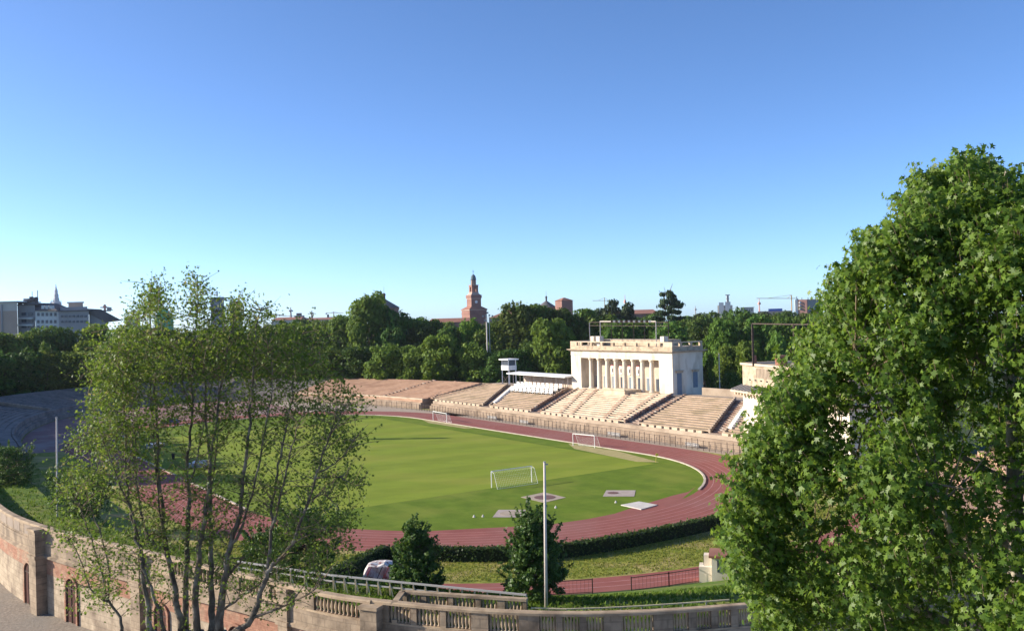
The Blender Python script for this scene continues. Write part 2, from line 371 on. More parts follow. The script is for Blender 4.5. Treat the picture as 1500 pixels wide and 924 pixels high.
# terrace + grassy bank inside the wall
m = MB(); bank_path = [q for q in WPATH]
m2 = MB()
def foot(i):
    u, v = WS[i]; p = WW[i]
    # foot of bank on the outer edge of the strip
    if u > 0: t = math.atan2((v+1)/58.4, u/65.4); f = (65.4*math.cos(t), -1+58.4*math.sin(t))
    else: f = (u, -58.5)
    return (A(*f)-p).length
def bprof(i):
    L = foot(i); return [(-.55,6.35),(-3.6,6.4),(-6.2,6.3),(-min(9.5,L*.42),5.6),(-L*.75,2.2),(-L,.002)]
idx = [i for i in range(len(WS)) if -95 < WS[i][0] and not (WS[i][1] > 20)]
m.sweep([WPATH[i] for i in idx], lambda k: bprof(idx[k]), close=False)
struct('grass_bank', m, M['bank'], 'grassy bank behind the perimeter wall', 'bank')

# ------------------------------------------------------------------ perimeter wall
s0, s1 = wall_s(-140), ARC[-1]
base = wall_at(wall_s(300))[0]
wall = thing('perimeter_wall', 'long curved stone and brick arena wall with arched doors and balustrade on top', 'wall', (base.x, base.y, 0))
rngp = wall_range(max(0, s0-30), s1, 1.2)
m = MB(); m.sweep(rngp, [(0,0),(0,3.55),(-.5,3.55),(-.5,0)]); lower = m.build('lower_wall', M['wallstone'], wall)
m = MB(); m.sweep(rngp, [(.01,3.55),(.01,5.0),(-.5,5.0),(-.5,3.55)]); m.build('brick_band', M['wallbrick'], wall)
m = MB(); m.sweep(rngp, [(.0,5.0),(.3,5.05),(.3,5.22),(.1,5.3),(.1,6.3),(-.5,6.3),(-.5,5.0)]); m.build('parapet_base', M['walltop'], wall)
sA = wall_s(541)
# coping all along
m = MB(); m.sweep(wall_range(max(0,s0-30), sA+.2), [(.22,7.52),(.22,7.66),(.14,7.72),(-.36,7.72),(-.44,7.66),(-.44,7.52)])
m.sweep(wall_range(sA+.2, s1), [(.12,7.52),(.12,7.66),(.06,7.72),(-.36,7.72),(-.44,7.66),(-.44,7.52)])
m.build('coping', M['coping'], wall)
# balusters: one mesh, many children
bl = MB(); bl.lathe((0,0,0), [(.10,0),(.10,.07),(.06,.10),(.10,.3),(.115,.42),(.09,.6),(.055,.8),(.06,.95),(.10,1.0),(.10,1.08)], 8)
bme = None
def baluster(p, z, par):
    global bme
    if bme is None:
        o = bl.build('baluster', M['coping'], None, smooth=True); bme = o.data
    else:
        o = bpy.data.objects.new('baluster', bme); col.objects.link(o)
    o.parent = par; w = parent_world(par); o.location = (p.x-w.x, p.y-w.y, z-w.z)
panels = [(250,283,6),(293,326,6),(350,386,7),(396,432,7),(460,530,12),(569.6,601.6,6),(610,644,6),(652.8,690,7),(714.7,759.5,8),(789.6,814,5),(823.7,848,5),(859,883.5,5),(912,957,8),(985,1008,5),(1019,1041,5),(1051,1070,4),(1080,1100,5)]
mm = MB(); prev = wall_s(95)
for x0, x1, n in panels:
    a, b = wall_s(x0), wall_s(x1)
    mm.sweep(wall_range(prev, a, .8), [(.04,6.3),(.04,7.52),(-.34,7.52),(-.34,6.3)])
    for k in range(n):
        p, nn = wall_at(a+(b-a)*(k+.5)/n); baluster(p-Vector((nn.x,nn.y,0))*.15, 6.44, wall)
    prev = b
mm.sweep(wall_range(prev, s1, 1.2), [(.04,6.3),(.04,7.52),(-.34,7.52),(-.34,6.3)])
mm.build('parapet_pier', M['walltop'], wall)
m = MB(); m.sweep(wall_range(wall_s(95), wall_s(1105)), [(.07,6.3),(.07,6.43),(-.36,6.43),(-.36,6.3)]); m.build('plinth', M['coping'], wall)
# solid parapet at left with recessed panels
m = MB(); sl = max(0, s0-30); m.sweep(wall_range(sl, wall_s(95)), [(.0,6.3),(.0,7.52),(-.34,7.52),(-.34,6.3)]); m.build('solid_parapet', M['walltop'], wall)
for x0, x1 in ((-60,-48),(-44,-32),(-12,-3),(1,9.5),(11,19),(21,28.5),(36,47)):
    a, b = wall_s(x0), wall_s(x1); m = MB(); m.sweep(wall_range(a, b, .8), [(.012,6.5),(.012,7.4),(-.1,7.4),(-.1,6.5)]); m.build('recessed_panel', M['panel'], wall)
# big pilaster piers
def pier(px, wd, out, ztop):
    s = wall_s(px); p, nn = wall_at(s); m = MB(); c = Vector((p.x,p.y))+nn*(out/2-.25)
    rz = math.atan2(nn.y, nn.x)
    m.box((c.x,c.y,ztop/2), (out+.5, wd, ztop), rz); m.build('pier', M['wallbrick'] if ztop < 7 else M['walltop'], wall)
    m = MB(); m.box((c.x,c.y,5.15), (out+.75, wd+.25, .28), rz); m.build('pier_band', M['walltop'], wall)
    m = MB(); m.box((c.x,c.y,ztop+.08), (out+.72, wd+.2, .2), rz); m.build('pier_cap', M['coping'], wall)
pier(62, 1.5, .95, 7.45); pier(206, 1.3, .6, 7.45); pier(-110, 1.5, .95, 7.45); pier(548, 1.2, .8, 7.34); pier(418, 1.0, .35, 7.34)
# arched doors
def arch_door(px, w, h, zb=0.05):
    s = wall_s(px); p, nn = wall_at(s); t = Vector((-nn.y, nn.x)); c = Vector((p.x,p.y))
    prof = [(-w/2,zb),(w/2,zb)]+[(w/2*math.cos(a), h-w/2+w/2*math.sin(a)) for a in (math.pi*i/12 for i in range(13))]
    def ext(scale, o0, o1, prf):
        mm = MB(); P = [Vector((c.x+t.x*x, c.y+t.y*x, z)) for x, z in prf]
        nv = Vector((nn.x,nn.y,0)); mm.hexa([q+nv*o0 for q in P], [q+nv*o1 for q in P]); return mm
    big = [(x*1.28, zb+(z-zb)*1.045) for x, z in prof]
    mm = MB(); nv = Vector((nn.x,nn.y,0))
    W3 = lambda q, o: Vector((c.x+t.x*q[0], c.y+t.y*q[0], q[1]))+nv*o
    for i in range(1, len(prof)-1): mm.hexa([W3(prof[i],-.1),W3(prof[i+1],-.1),W3(big[i+1],-.1),W3(big[i],-.1)],[W3(prof[i],.17),W3(prof[i+1],.17),W3(big[i+1],.17),W3(big[i],.17)])
    mm.hexa([W3(prof[1],-.1),W3(prof[2],-.1),W3(big[2],-.1),W3(big[1],-.1)],[W3(prof[1],.171),W3(prof[2],.171),W3(big[2],.171),W3(big[1],.171)])
    mm.hexa([W3(prof[-1],-.1),W3(prof[0],-.1),W3(big[0],-.1),W3(big[-1],-.1)],[W3(prof[-1],.171),W3(prof[0],.171),W3(big[0],.171),W3(big[-1],.171)])
    fr = mm.build('arch_surround', M['wallbrick'], wall)
    d = ext(1, -.1, .03, prof).build('door', M['door'], wall)
    mm = MB(); nv = Vector((nn.x,nn.y,0)); q = Vector((c.x,c.y,0))+nv*.05
    mm.beam((q.x,q.y,zb), (q.x,q.y,h-.1), .06); 
    for z in (h-w/2,): mm.beam(q+Vector((-t.x*w/2,-t.y*w/2,z)), q+Vector((t.x*w/2,t.y*w/2,z)), .08)
    mm.build('door_rail', M['darkiron'], d)
arch_door(41, 1.75, 3.9); arch_door(104, 1.75, 3.9); arch_door(235, 1.75, 3.9); arch_door(345, 1.75, 3.9); arch_door(-60, 1.75, 3.9)

# rear balustrade round the stair well
ra = gp(577, 882, 7.7); rb = gp(590, 864.5, 7.7); rc = gp(772, 876, 7.7)
rear = thing('stair_balustrade', 'stone balustrade round the stairwell behind the wall parapet, ending beside a slim pole', 'balustrade', (rb.x, rb.y, 6.4))
def low_run(P, prof):
    mm = MB(); mm.sweep(path_of([p.copy() for p in P]), prof); return mm
seg = [rb.lerp(rc, t) for t in np.linspace(0,1,10)]
for p, nm, pts_ in ((0,'',[ra, ra.lerp(rb,.5), rb]), (1,'',seg)):
    low_run(pts_, [(.2,7.55),(.2,7.72),(-.2,7.72),(-.2,7.55)]).build('coping', M['coping'], rear)
    low_run(pts_, [(.17,6.4),(.17,6.62),(-.17,6.62),(-.17,6.4)]).build('plinth', M['coping'], rear)
cuts = [(0,.04),(.16,.2),(.38,.42),(.6,.64),(.77,.83),(.97,1.0)]
for a, b in cuts:
    low_run([rb.lerp(rc,a), rb.lerp(rc,b)], [(.15,6.62),(.15,7.55),(-.15,7.55),(-.15,6.62)]).build('pier', M['walltop'], rear)
for (a, b), (c_, d_) in zip(cuts, cuts[1:]):
    n = int(round((c_-b)*(rc-rb).length/.26))
    for k in range(n): baluster(rb.lerp(rc, b+(c_-b)*(k+.5)/n)+Vector((0,0,0)), 6.55, rear)
n = 5
for k in range(n): baluster(ra.lerp(rb, (k+.6)/(n+.4)), 6.55, rear)

# cream timber rail fence on the terrace
fa, fb, fc = gp(348, 821.5, 7.5), gp(488, 842, 7.5), gp(771, 870.5, 7.5)
fen = thing('rail_fence', 'cream timber rail fence on the terrace above the stair balustrade', 'fence', (fb.x, fb.y, 6.35))
P = [fa.lerp(fb,t) for t in np.linspace(0,1,8)]+[fb.lerp(fc,t) for t in np.linspace(0,1,17)][1:]
m = MB()
for p, q in zip(P, P[1:]): m.beam(p, q, .10, .12); m.beam(p-Vector((0,0,.42)), q-Vector((0,0,.42)), .07, .09)
m.build('rail', M['greymetal'], fen)
for i, p in enumerate(P):
    m = MB(); m.beam((p.x,p.y,6.3), p-Vector((0,0,.03)), .10, .10)
    if i < 18:
        m.beam((p.x+.28,p.y-.25,6.3), (p.x+.02,p.y-.05,7.35), .07, .07)
    m.build('post', M['paleframe'], fen)
# thin rail at right
pts_ = [gp(x, y, 7.15) for x, y in ((778,889.5),(830,891),(880,889.5),(940,886.5),(1000,882.5),(1068,877.5))]
tr = thing('handrail', 'thin grey handrail on the grass just behind the right hand balustrade', 'railing', (pts_[0].x, pts_[0].y, 6.4))
m = MB()
for p, q in zip(pts_, pts_[1:]): m.beam(p, q, .07, .07); m.beam(p-Vector((0,0,.35)), q-Vector((0,0,.35)), .04, .04)
m.build('rail', M['paleframe'], tr)
for p, q in zip(pts_, pts_[1:]):
    for t in (0,.5):
        a = p.lerp(q,t); m = MB(); m.beam((a.x,a.y,6.3), a, .06); m.build('post', M['greymetal'], tr)

# ------------------------------------------------------------------ far grandstand
def ubox(m, u0, u1, v0, v1, z0, z1): m.hexa([A(u0,v0,z0),A(u1,v0,z0),A(u1,v1,z0),A(u0,v1,z0)], [A(u0,v0,z1),A(u1,v0,z1),A(u1,v1,z1),A(u0,v1,z1)])
def ztop(u):  return 5.45+(min(max(u,-132),0)+132)/132*1.5
V_IN, V_W, V_OUT, NR = 50.0, 52.3, 74.5, 15
Z_P = 2.75
gs = thing('grandstand', 'long tan stone grandstand terraces along the far side of the red track', 'grandstand', A(-50,60,0))
def tier(u0, u1, mtl, name='seating_tier', v0=V_W, v1=V_OUT, n=NR, zb=Z_P, dz=0.0):
    mm = MB(); us = np.linspace(u0, u1, max(2, int(abs(u1-u0)/8)+1))
    for k in range(n):
        va = v0+(v1-v0)*k/n; vb = v0+(v1-v0)*(k+1)/n
        for ua, ub in zip(us, us[1:]):
            za = zb+(ztop(ua)-zb)*(k+1)/n+dz; zb_ = zb+(ztop(ub)-zb)*(k+1)/n+dz
            za0 = zb+(ztop(ua)-zb)*k/n+dz; zb0 = zb+(ztop(ub)-zb)*k/n+dz
            mm.poly([A(ua,va,za0), A(ub,va,zb0), A(ub,va,zb_), A(ua,va,za)])
            mm.poly([A(ua,va,za), A(ub,va,zb_), A(ub,vb,zb_), A(ua,vb,za)])
    for ue in (u0, u1): mm.poly([A(ue,v0,0), A(ue,v1,0), A(ue,v1,ztop(ue)+dz), A(ue,v0,zb+dz)])
    mm.poly([A(u0,v1,0), A(u1,v1,0), A(u1,v1,ztop(u1)+dz), A(u0,v1,ztop(u0)+dz)])
    return mm.build(name, mtl, gs)
def u_at(px, py, v): return UV(atv(px, py, v))[0]
# section borders: trenches (bottom px, top px)
def stair(u0, u1, w, side_white=0):
    """sunk stair between sections running up the slope from u0 at the bottom to u1 at the top"""
    st = MB(); wl = MB(); wh = MB(); n = 18
    for k in range(n):
        t0, t1 = k/n, (k+1)/n; va = 52.3+(V_OUT-52.3)*t0; vb = 52.3+(V_OUT-52.3)*t1; u = u0+(u1-u0)*t0; ub = u0+(u1-u0)*t1
        z = Z_P+(ztop(u)-Z_P)*t1-.45
        st.hexa([A(u-w,va,.1),A(u+w,va,.1),A(ub+w,vb,.1),A(ub-w,vb,.1)], [A(u-w,va,z),A(u+w,va,z),A(ub+w,vb,z),A(ub-w,vb,z)])
        for sgn in (-1, 1):
            zz = z+.72; e = u+sgn*(w+.25); eb = ub+sgn*(w+.25)
            wl.hexa([A(e-.25,va,0),A(e+.25,va,0),A(eb+.25,vb,0),A(eb-.25,vb,0)], [A(e-.25,va,zz),A(e+.25,va,zz),A(eb+.25,vb,zz),A(eb-.25,vb,zz)])
        if side_white and 2 <= k <= 15:
            e = u+w+.95; zz = Z_P+(ztop(u)-Z_P)*t1
            wh.hexa([A(e-.45,va,zz-.3),A(e+.45,va,zz-.3),A(e+.45,vb-.25,zz-.3),A(e-.45,vb-.25,zz-.3)], [A(e-.45,va,zz+.32),A(e+.45,va,zz+.32),A(e+.45,vb-.25,zz+.32),A(e-.45,vb-.25,zz+.32)])
    s_ = st.build('stairway', M['rust'], gs); wl.build('stair_wall', M['rust'] if not side_white else M['podium'], gs)
    if wh.v: wh.build('white_step', M['white'], gs)
trench = []
for (xb, yb, xt, yt, w, sw) in ((712,598,742,563,1.5,1),(785,612,833,571,1.9,0),(925,628,988,577,1.9,0),(1049,618,1080,590,1.6,1)):
    ub = u_at(xb, yb, 52.3); ut = u_at(xt, yt, 73); trench.append((ub, ut, w)); stair(ub, ut, w, sw)
def quad_tier(ua0, ua1, ub0, ub1, mtl, dz=0.0, n=NR, vtop=V_OUT):     # bottom from ua0..ub0, top from ua1..ub1
    mm = MB(); K = 6
    for k in range(n):
        va = V_W+(vtop-V_W)*k/n; vb = V_W+(vtop-V_W)*(k+1)/n
        def edge(t): return ua0+(ua1-ua0)*t, ub0+(ub1-ub0)*t
        a0, b0 = edge(k/n); a1, b1 = edge((k+1)/n)
        for q in range(K):
            f0, f1 = q/K, (q+1)/K; ul, ur = a0+(b0-a0)*f0, a0+(b0-a0)*f1; ul2, ur2 = a1+(b1-a1)*f0, a1+(b1-a1)*f1
            z = lambda u, kk: Z_P+(ztop(u)-Z_P)*kk/n+dz
            mm.poly([A(ul,va,z(ul,k)), A(ur,va,z(ur,k)), A(ur,va,z(ur,k+1)), A(ul,va,z(ul,k+1))])
            mm.poly([A(ul,va,z(ul,k+1)), A(ur,va,z(ur,k+1)), A(ur2,vb,z(ur,k+1)), A(ul2,vb,z(ul,k+1))])
    mm.poly([A(ua1,vtop,0), A(ub1,vtop,0), A(ub1,vtop,ztop(ub1)+dz), A(ua1,vtop,ztop(ua1)+dz)])
    return mm.build('seating_tier', mtl, gs)
T = trench
aL = u_at(632,581,52.3), u_at(662,559,73)     # dotted aisle, left
aLL = u_at(555,577.5,52.3), u_at(575,560,73)
quad_tier(-104, -106, *[aL[0]-.6, aL[1]-.6], M['pinkstone'])
quad_tier(aL[0]+.6, aL[1]+.6, T[0][0]-2.0, T[0][1]-2.0, M['tanstone'])
quad_tier(T[0][0]+2.0, T[0][1]+2.0, T[1][0]-2.4, T[1][1]-2.4, M['tanstone'])
quad_tier(T[1][0]+2.4, T[1][1]+2.4, T[2][0]-2.4, T[2][1]-2.4, M['palestone'])
quad_tier(T[2][0]+2.4, T[2][1]+2.4, T[3][0]-2.1, T[3][1]-2.1, M['tanstone'])
quad_tier(T[3][0]+2.1, T[3][1]+2.1, 16, 14, M['tanstone'])
quad_tier(aL[0]-.6, aL[1]-.6, aL[0]+.6, aL[1]+.6, M['pinkstone'])
def aisle(u0, u1, w=.55, mtl='rust'):
    mm = MB()
    for k in range(NR):
        t = (k+.15)/NR; v = V_W+(V_OUT-V_W)*t; u = u0+(u1-u0)*t; z = Z_P+(ztop(u)-Z_P)*(k+1)/NR
        mm.hexa([A(u-w,v,z),A(u+w,v,z),A(u+w,v+.62,z),A(u-w,v+.62,z)], [A(u-w,v,z+.24),A(u+w,v,z+.24),A(u+w,v+.62,z+.24),A(u-w,v+.62,z+.24)])
    mm.build('aisle_steps', M[mtl], gs)
aisle(*aL)
for (xb, yb, xt, yt) in ((820,610,851,572),(836,612,868,574),(885,618,918,585),(907,621,958,576)):
    aisle(u_at(xb,yb,52.3), u_at(xt,yt,73), .6)
# podium wall, walkway and dashed white parapet
m = MB(); m.hexa([A(16,V_IN+1.1,0),A(-103,V_IN+1.1,0),A(-103,V_W,0),A(16,V_W,0)], [A(16,V_IN+1.1,Z_P-.25),A(-103,V_IN+1.1,Z_P-.25),A(-103,V_W,Z_P-.25),A(16,V_W,Z_P-.25)]); m.build('podium_wall', M['podium'], gs)
m = MB(); ubox(m, -103, 16, V_IN+.5, V_IN+1.098, 0, 1.75); ubox(m, -103, 16, V_IN-.1, V_IN+.498, 0, 1.2); m.build('podium_step', M['podstain'], gs)
m = MB(); u = -102.0
while u < 15:
    if not any(abs(u-t[0]) < t[2]+.8 for t in T):
        m.hexa([A(u,V_IN+1.12,Z_P-.25),A(u+1.5,V_IN+1.12,Z_P-.25),A(u+1.5,V_IN+1.6,Z_P-.25),A(u,V_IN+1.6,Z_P-.25)], [A(u,V_IN+1.12,Z_P+.2),A(u+1.5,V_IN+1.12,Z_P+.2),A(u+1.5,V_IN+1.6,Z_P+.2),A(u,V_IN+1.6,Z_P+.2)])
    elif m.v: m.build('parapet_block', M['palestone'], gs); m = MB()
    u += 2.2
m.build('parapet_block', M['palestone'], gs)
m = MB(); m.hexa([A(16,V_OUT,0),A(-112,V_OUT,0),A(-112,V_OUT+6,0),A(16,V_OUT+6,0)], [A(16,V_OUT,6.6),A(-112,V_OUT,5.5),A(-112,V_OUT+6,5.5),A(16,V_OUT+6,6.6)]); m.build('rear_walkway', M['concrete'], gs)
m = MB(); m.hexa([A(16,81,0),A(-28,81,0),A(-28,81.4,0),A(16,81.4,0)],[A(16,81,7.9),A(-28,81,7.9),A(-28,81.4,7.9),A(16,81.4,7.9)]); m.build('rear_wall', M['podium'], gs)

# curved stand at the far left end, in the shade
cs = thing('curved_grandstand', 'curved stone terraces round the far left end of the arena, pink then shade-darkened grey', 'grandstand', A(-150,-55,0))
P = ell(-84.4,-1.5,105,52,100,268,60)+[(-78,-54)]
WPT = path_of([A(u,v) for u, v in P])
WPT = [(p, (-n[0], -n[1])) for p, n in WPT]
u_, v_ = UV(Vector((WPT[5][0][0]+WPT[5][1][0]*5, WPT[5][0][1]+WPT[5][1][1]*5)))
if math.hypot(u_+84, v_) < math.hypot(P[5][0]+84, P[5][1]): WPT = [(p, (-n[0], -n[1])) for p, n in WPT]
prof = [(1.1,0),(1.1,2.5),(2,2.55)]
for k in range(15):
    o_, z_ = 2+k*1.44, 2.55+(k+1)*.227; prof += [(o_, z_-.12), (o_-.28, z_-.12), (o_-.28, z_), (o_+1.1, z_)]
prof += [(23.6,0)]
CUT = 14
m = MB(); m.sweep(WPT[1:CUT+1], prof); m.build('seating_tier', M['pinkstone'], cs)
m = MB(); m.sweep(WPT[CUT:], prof); m.build('seating_tier', M['shadestone'], cs)  # shaded stretch: the shade is put into its stone colour
for nm_, a_, b_, mt_, mt2 in (('near',1,CUT+1,'podstain','palestone'),('far',CUT,len(WPT),'shadestone','shadestone')):
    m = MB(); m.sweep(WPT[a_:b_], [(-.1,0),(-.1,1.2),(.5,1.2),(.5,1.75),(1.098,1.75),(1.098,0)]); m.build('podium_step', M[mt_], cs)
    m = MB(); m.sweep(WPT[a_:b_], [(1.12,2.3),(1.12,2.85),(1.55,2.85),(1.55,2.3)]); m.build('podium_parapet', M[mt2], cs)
fl = thing('curved_fence', 'low metal fence continuing round the far left bend', 'fence', (WPT[8][0][0],WPT[8][0][1],0)); mr = MB()
FP = [Vector((p[0]-n[0]*2.6, p[1]-n[1]*2.6, 0)) for p, n in WPT[0:18]]
for p, q in zip(FP, FP[1:]):
    for z in (.35,.7,1.05,1.4,1.75): mr.beam(p+Vector((0,0,z)), q+Vector((0,0,z)), .035)
mr.build('rail', M['rail'], fl)
for p, q in zip(FP, FP[1:]):
    for t in (0,.5): a = p.lerp(q,t); m = MB(); m.beam(a, a+Vector((0,0,1.9)), .1); m.build('post', M['rail'], fl)
p, n = WPT[5]; m = MB()
for k in range(15):
    o = 2+k*1.44+.1; m.box((p[0]+n[0]*(o+.3), p[1]+n[1]*(o+.3), 2.6+(k+1)*.227+.12), (.6,1.1,.24), math.atan2(n[1],n[0]))
m.build('aisle_steps', M['rust'], cs)
for i in (22, 32, 44):
    p, n = WPT[i]; d = Vector((-n[1], n[0])); m = MB()
    for k in range(20):
        o = 2+k*1.02; z = 2.6+o*.182+.25
        c0 = Vector((p[0]+n[0]*o, p[1]+n[1]*o)); 
        m.box((c0.x+n[0]*.5, c0.y+n[1]*.5, z-.2), (1.03, 1.6, .75), math.atan2(n[1], n[0]))
    m.build('stairway', M['podium'], cs)

# track fence on the far side
fs = thing('track_fence', 'low metal post and rail fence between red track and far grandstand', 'fence', A(-50,47.3,0))
mr = MB()
us = np.arange(-104, 14, 1.45)
for u0_, u1_ in zip(us, us[1:]):
    for z in (.35,.7,1.05,1.4,1.75): mr.beam(A(u0_,47.3,z), A(u1_,47.3,z), .035)
mr.build('rail', M['rail'], fs)
for u in us:
    m = MB(); m.beam(A(u,47.3,0), A(u,47.3,1.85 if int(u*10)%3 else 2.1), .10); m.build('post', M['rail'], fs)
# barrier frames leaning by the fence
def barrier(u, v, w, lab):
    t = thing('crowd_barrier', lab, 'barrier', A(u,v,0), 'grey barriers by the track fence')
    m = MB(); m.beam(A(u-w/2,v,.9),A(u+w/2,v,.9),.08); m.beam(A(u-w/2,v,.3),A(u+w/2,v,.3),.08); m.build('frame', M['greymetal'], t)
    m = MB(); m.hexa([A(u-w/2,v+.02,.35),A(u+w/2,v+.02,.35),A(u+w/2,v+.06,.35),A(u-w/2,v+.06,.35)],[A(u-w/2,v+.02,.85),A(u+w/2,v+.02,.85),A(u+w/2,v+.06,.85),A(u-w/2,v+.06,.85)]); m.build('panel', M['greymetal'], t)
    for e in (-w/2, w/2):
        m = MB(); m.beam(A(u+e,v-.3,.03),A(u+e,v+.3,.03),.06); m.beam(A(u+e,v,.0),A(u+e,v,.95),.07); m.build('leg', M['greymetal'], t)
for x, y, w, lab in ((735,613,4.2,'grey barrier behind the far fence between the two small goals'),(775,620,3.6,'grey barrier by far fence left of the pale central terraces'),(918,637,4,'grey barrier at the foot of the right diagonal stairway'),(1030,653,3.4,'grey barrier by far fence nearest the entrance block')):
    u, v = UV(gp(x, y)); barrier(u, 48.6, w, lab)

# ------------------------------------------------------------------ pulvinar (royal box building)
pv = thing('royal_box_building', 'white neoclassical loggia building with eight columns above the far grandstand', 'building', A(-51.7,76,0))
UL, UR, VF, DP = -71.0, -32.4, 76.0, 10.0
ZB, ZC, ZE, ZT = 5.6, 14.3, 16.35, 18.65
OL, OR_ = UL+4.2, UR-4.6
def ubox(m, u0, u1, v0, v1, z0, z1): m.hexa([A(u0,v0,z0),A(u1,v0,z0),A(u1,v1,z0),A(u0,v1,z0)], [A(u0,v0,z1),A(u1,v0,z1),A(u1,v1,z1),A(u0,v1,z1)])
for a_, b_ in ((UL,OL),(OR_,UR)): m = MB(); ubox(m, a_, b_, VF, VF+DP, 0, ZC); m.build('wing_wall', M['stucco'], pv)
m = MB(); ubox(m, OL, OR_, VF+4.2, VF+DP, 0, ZC); m.build('loggia_wall', M['loggia'], pv)
m = MB(); ubox(m, OL, OR_, VF, VF+4.2, 0, 6.35); m.build('loggia_floor', M['palestone'], pv)
m = MB(); ubox(m, UL, UR, VF, VF+DP, ZC, ZC+.75); m.build('architrave', M['stucco'], pv)
m = MB(); ubox(m, UL-.02, UR+.02, VF-.04, VF+DP+.04, ZC+.78, ZE); ubox(m, UL-.1, UR+.1, VF-.12, VF+DP+.1, ZC+.68, ZC+.8); m.build('frieze', M['stucco'], pv)
m = MB(); ubox(m, UL-.85, UR+.85, VF-.85, VF+DP+.85, ZE, ZE+.22); ubox(m, UL-.5, UR+.5, VF-.5, VF+DP+.5, ZE-.22, ZE-.002); m.build('cornice', M['attic'], pv)
m = MB(); ubox(m, UL-.1, UR+.1, VF-.1, VF+DP+.1, ZE+.22, ZE+1.15); m.build('attic', M['attic'], pv)
mm = MB(); mr = MB()
nb = 9
for k in range(nb+1):
    u = UL+(UR-UL)*k/nb; w = .8; mm = MB()
    ubox(mm, max(UL-.05,u-w/2), min(UR+.05,u+w/2), VF-.05, VF+.5, ZE+1.15, ZT-.25); mm.build('parapet_pier', M['attic'], pv)
for k in range(3):
    v = VF+(DP)*(k+1)/3
    for ua, ub in ((UR-.45,UR+.05),(UL-.05,UL+.45)): mm = MB(); ubox(mm, ua, ub, v-.8, v, ZE+1.15, ZT-.25); mm.build('parapet_pier', M['attic'], pv)
m = MB(); ubox(m, UL-.1, UL+2.6, VF-.06, VF+.4, ZE+1.16, ZT); ubox(m, UR-2.9, UR+.1, VF-.06, VF+.4, ZE+1.16, ZT); ubox(m, UL+2.6, UR-2.9, VF-.08, VF+.4, ZT-.25, ZT); ubox(m, UR-.4, UR+.1, VF+.4, VF+DP, ZT-.25, ZT); ubox(m, UL-.1, UL+.4, VF+.4, VF+DP, ZT-.25, ZT); m.build('parapet_rail', M['palestone'], pv)
m = MB(); ubox(m, OL+2, OR_-2, VF+3.2, VF+DP-.5, ZE+.3, ZT+.35); m.build('roof_block', M['attic'], pv)
for ua in (UL+7.2, UL+9.6, UR-5.0):
    m = MB(); ubox(m, ua, ua+1.3, VF+1.0, VF+2.4, ZE+1.1, ZT+1.3); m.build('chimney', M['stucco'], pv)
for k in range(1, 9):
    u = OL+(OR_-OL)*k/9; m = MB(); c = A(u, VF+.75, 6.35)
    m.lathe(c, [(.78,0),(.78,.25),(.62,.4),(.60,.6),(.58,3.5),(.50,7.2),(.52,7.3),(.72,7.6),(.72,7.94)], 14); m.build('column', M['stucco'], pv, smooth=False)
# openings in the loggia back wall
for k in range(9):
    u = OL+(OR_-OL)*(k+.5)/9; m = MB(); ubox(m, u-.55, u+.55, VF+4.1, VF+4.25, 6.36, 9.4)
    d = m.build('door', M['window'] if k in (3,5,7) else M['bluegrey'], pv)
    m = MB(); ubox(m, u-.8, u+.8, VF+4.05, VF+4.22, 9.4, 9.65); m.build('lintel', M['stucco'], d)
# side doors with little pediments
for v in (VF+2.1, VF+7.4):
    zb, zt = (6.3, 11.3) if v < VF+5 else (7.6, 11.3)
    m = MB(); ubox(m, UR-.1, UR+.06, v-.75, v+.75, zb, zt); d = m.build('side_door' if v < VF+5 else 'side_window', M['bluegrey'], pv)
    m = MB(); ubox(m, UR-.1, UR+.30, v-1.1, v+1.1, zt+.02, zt+.45); ubox(m, UR-.1, UR+.42, v-1.25, v+1.25, zt+.45, zt+.62); m.build('hood', M['attic'], d)
# projecting tribune in the middle
m = MB(); ub0 = UL+(UR-UL)*.43; ub1 = UL+(UR-UL)*.66
tu0, tu1 = u_at(884,575,70.5), u_at(915,579,70.5); tz = atv(900,571,70.5).z
ubox(m, tu0, tu1, 70.5, VF-.2, 3.5, tz); m.build('tribune_block', M['palestone'], pv)
m = MB(); ubox(m, tu0-.15, tu1+.15, 70.3, 70.7, tz, tz+.4); m.build('tribune_rail', M['palestone'], pv)
# banners on columns
for k, nm in ((2,'hung third from the left'),(3,'hung fourth from the left'),(4,'hung in the middle bay'),(5,'hung sixth from the left')):
    u = OL+(OR_-OL)*(k+.5)/9
    t = thing('banner', 'white and red cloth banner %s between loggia columns' % nm, 'banner', A(u, VF+3.9, 9.6), 'banners hanging in the loggia')
    m = MB(); ubox(m, u-.75, u+.75, VF+3.86, VF+3.93, 10.0, 12.2); c = m.build('cloth', M['banner'], t)
    m = MB(); ubox(m, u+.78, u+1.05, VF+3.86, VF+3.93, 9.8, 12.3); ubox(m, u-.7, u+.7, VF+3.84, VF+3.858, 12.25, 12.45); m.build('red_border', M['bannerred'], t)
    m = MB(); ubox(m, u-.22, u+.15, VF+3.835, VF+3.858, 10.5, 11.5); m.build('emblem', M['black'], t)
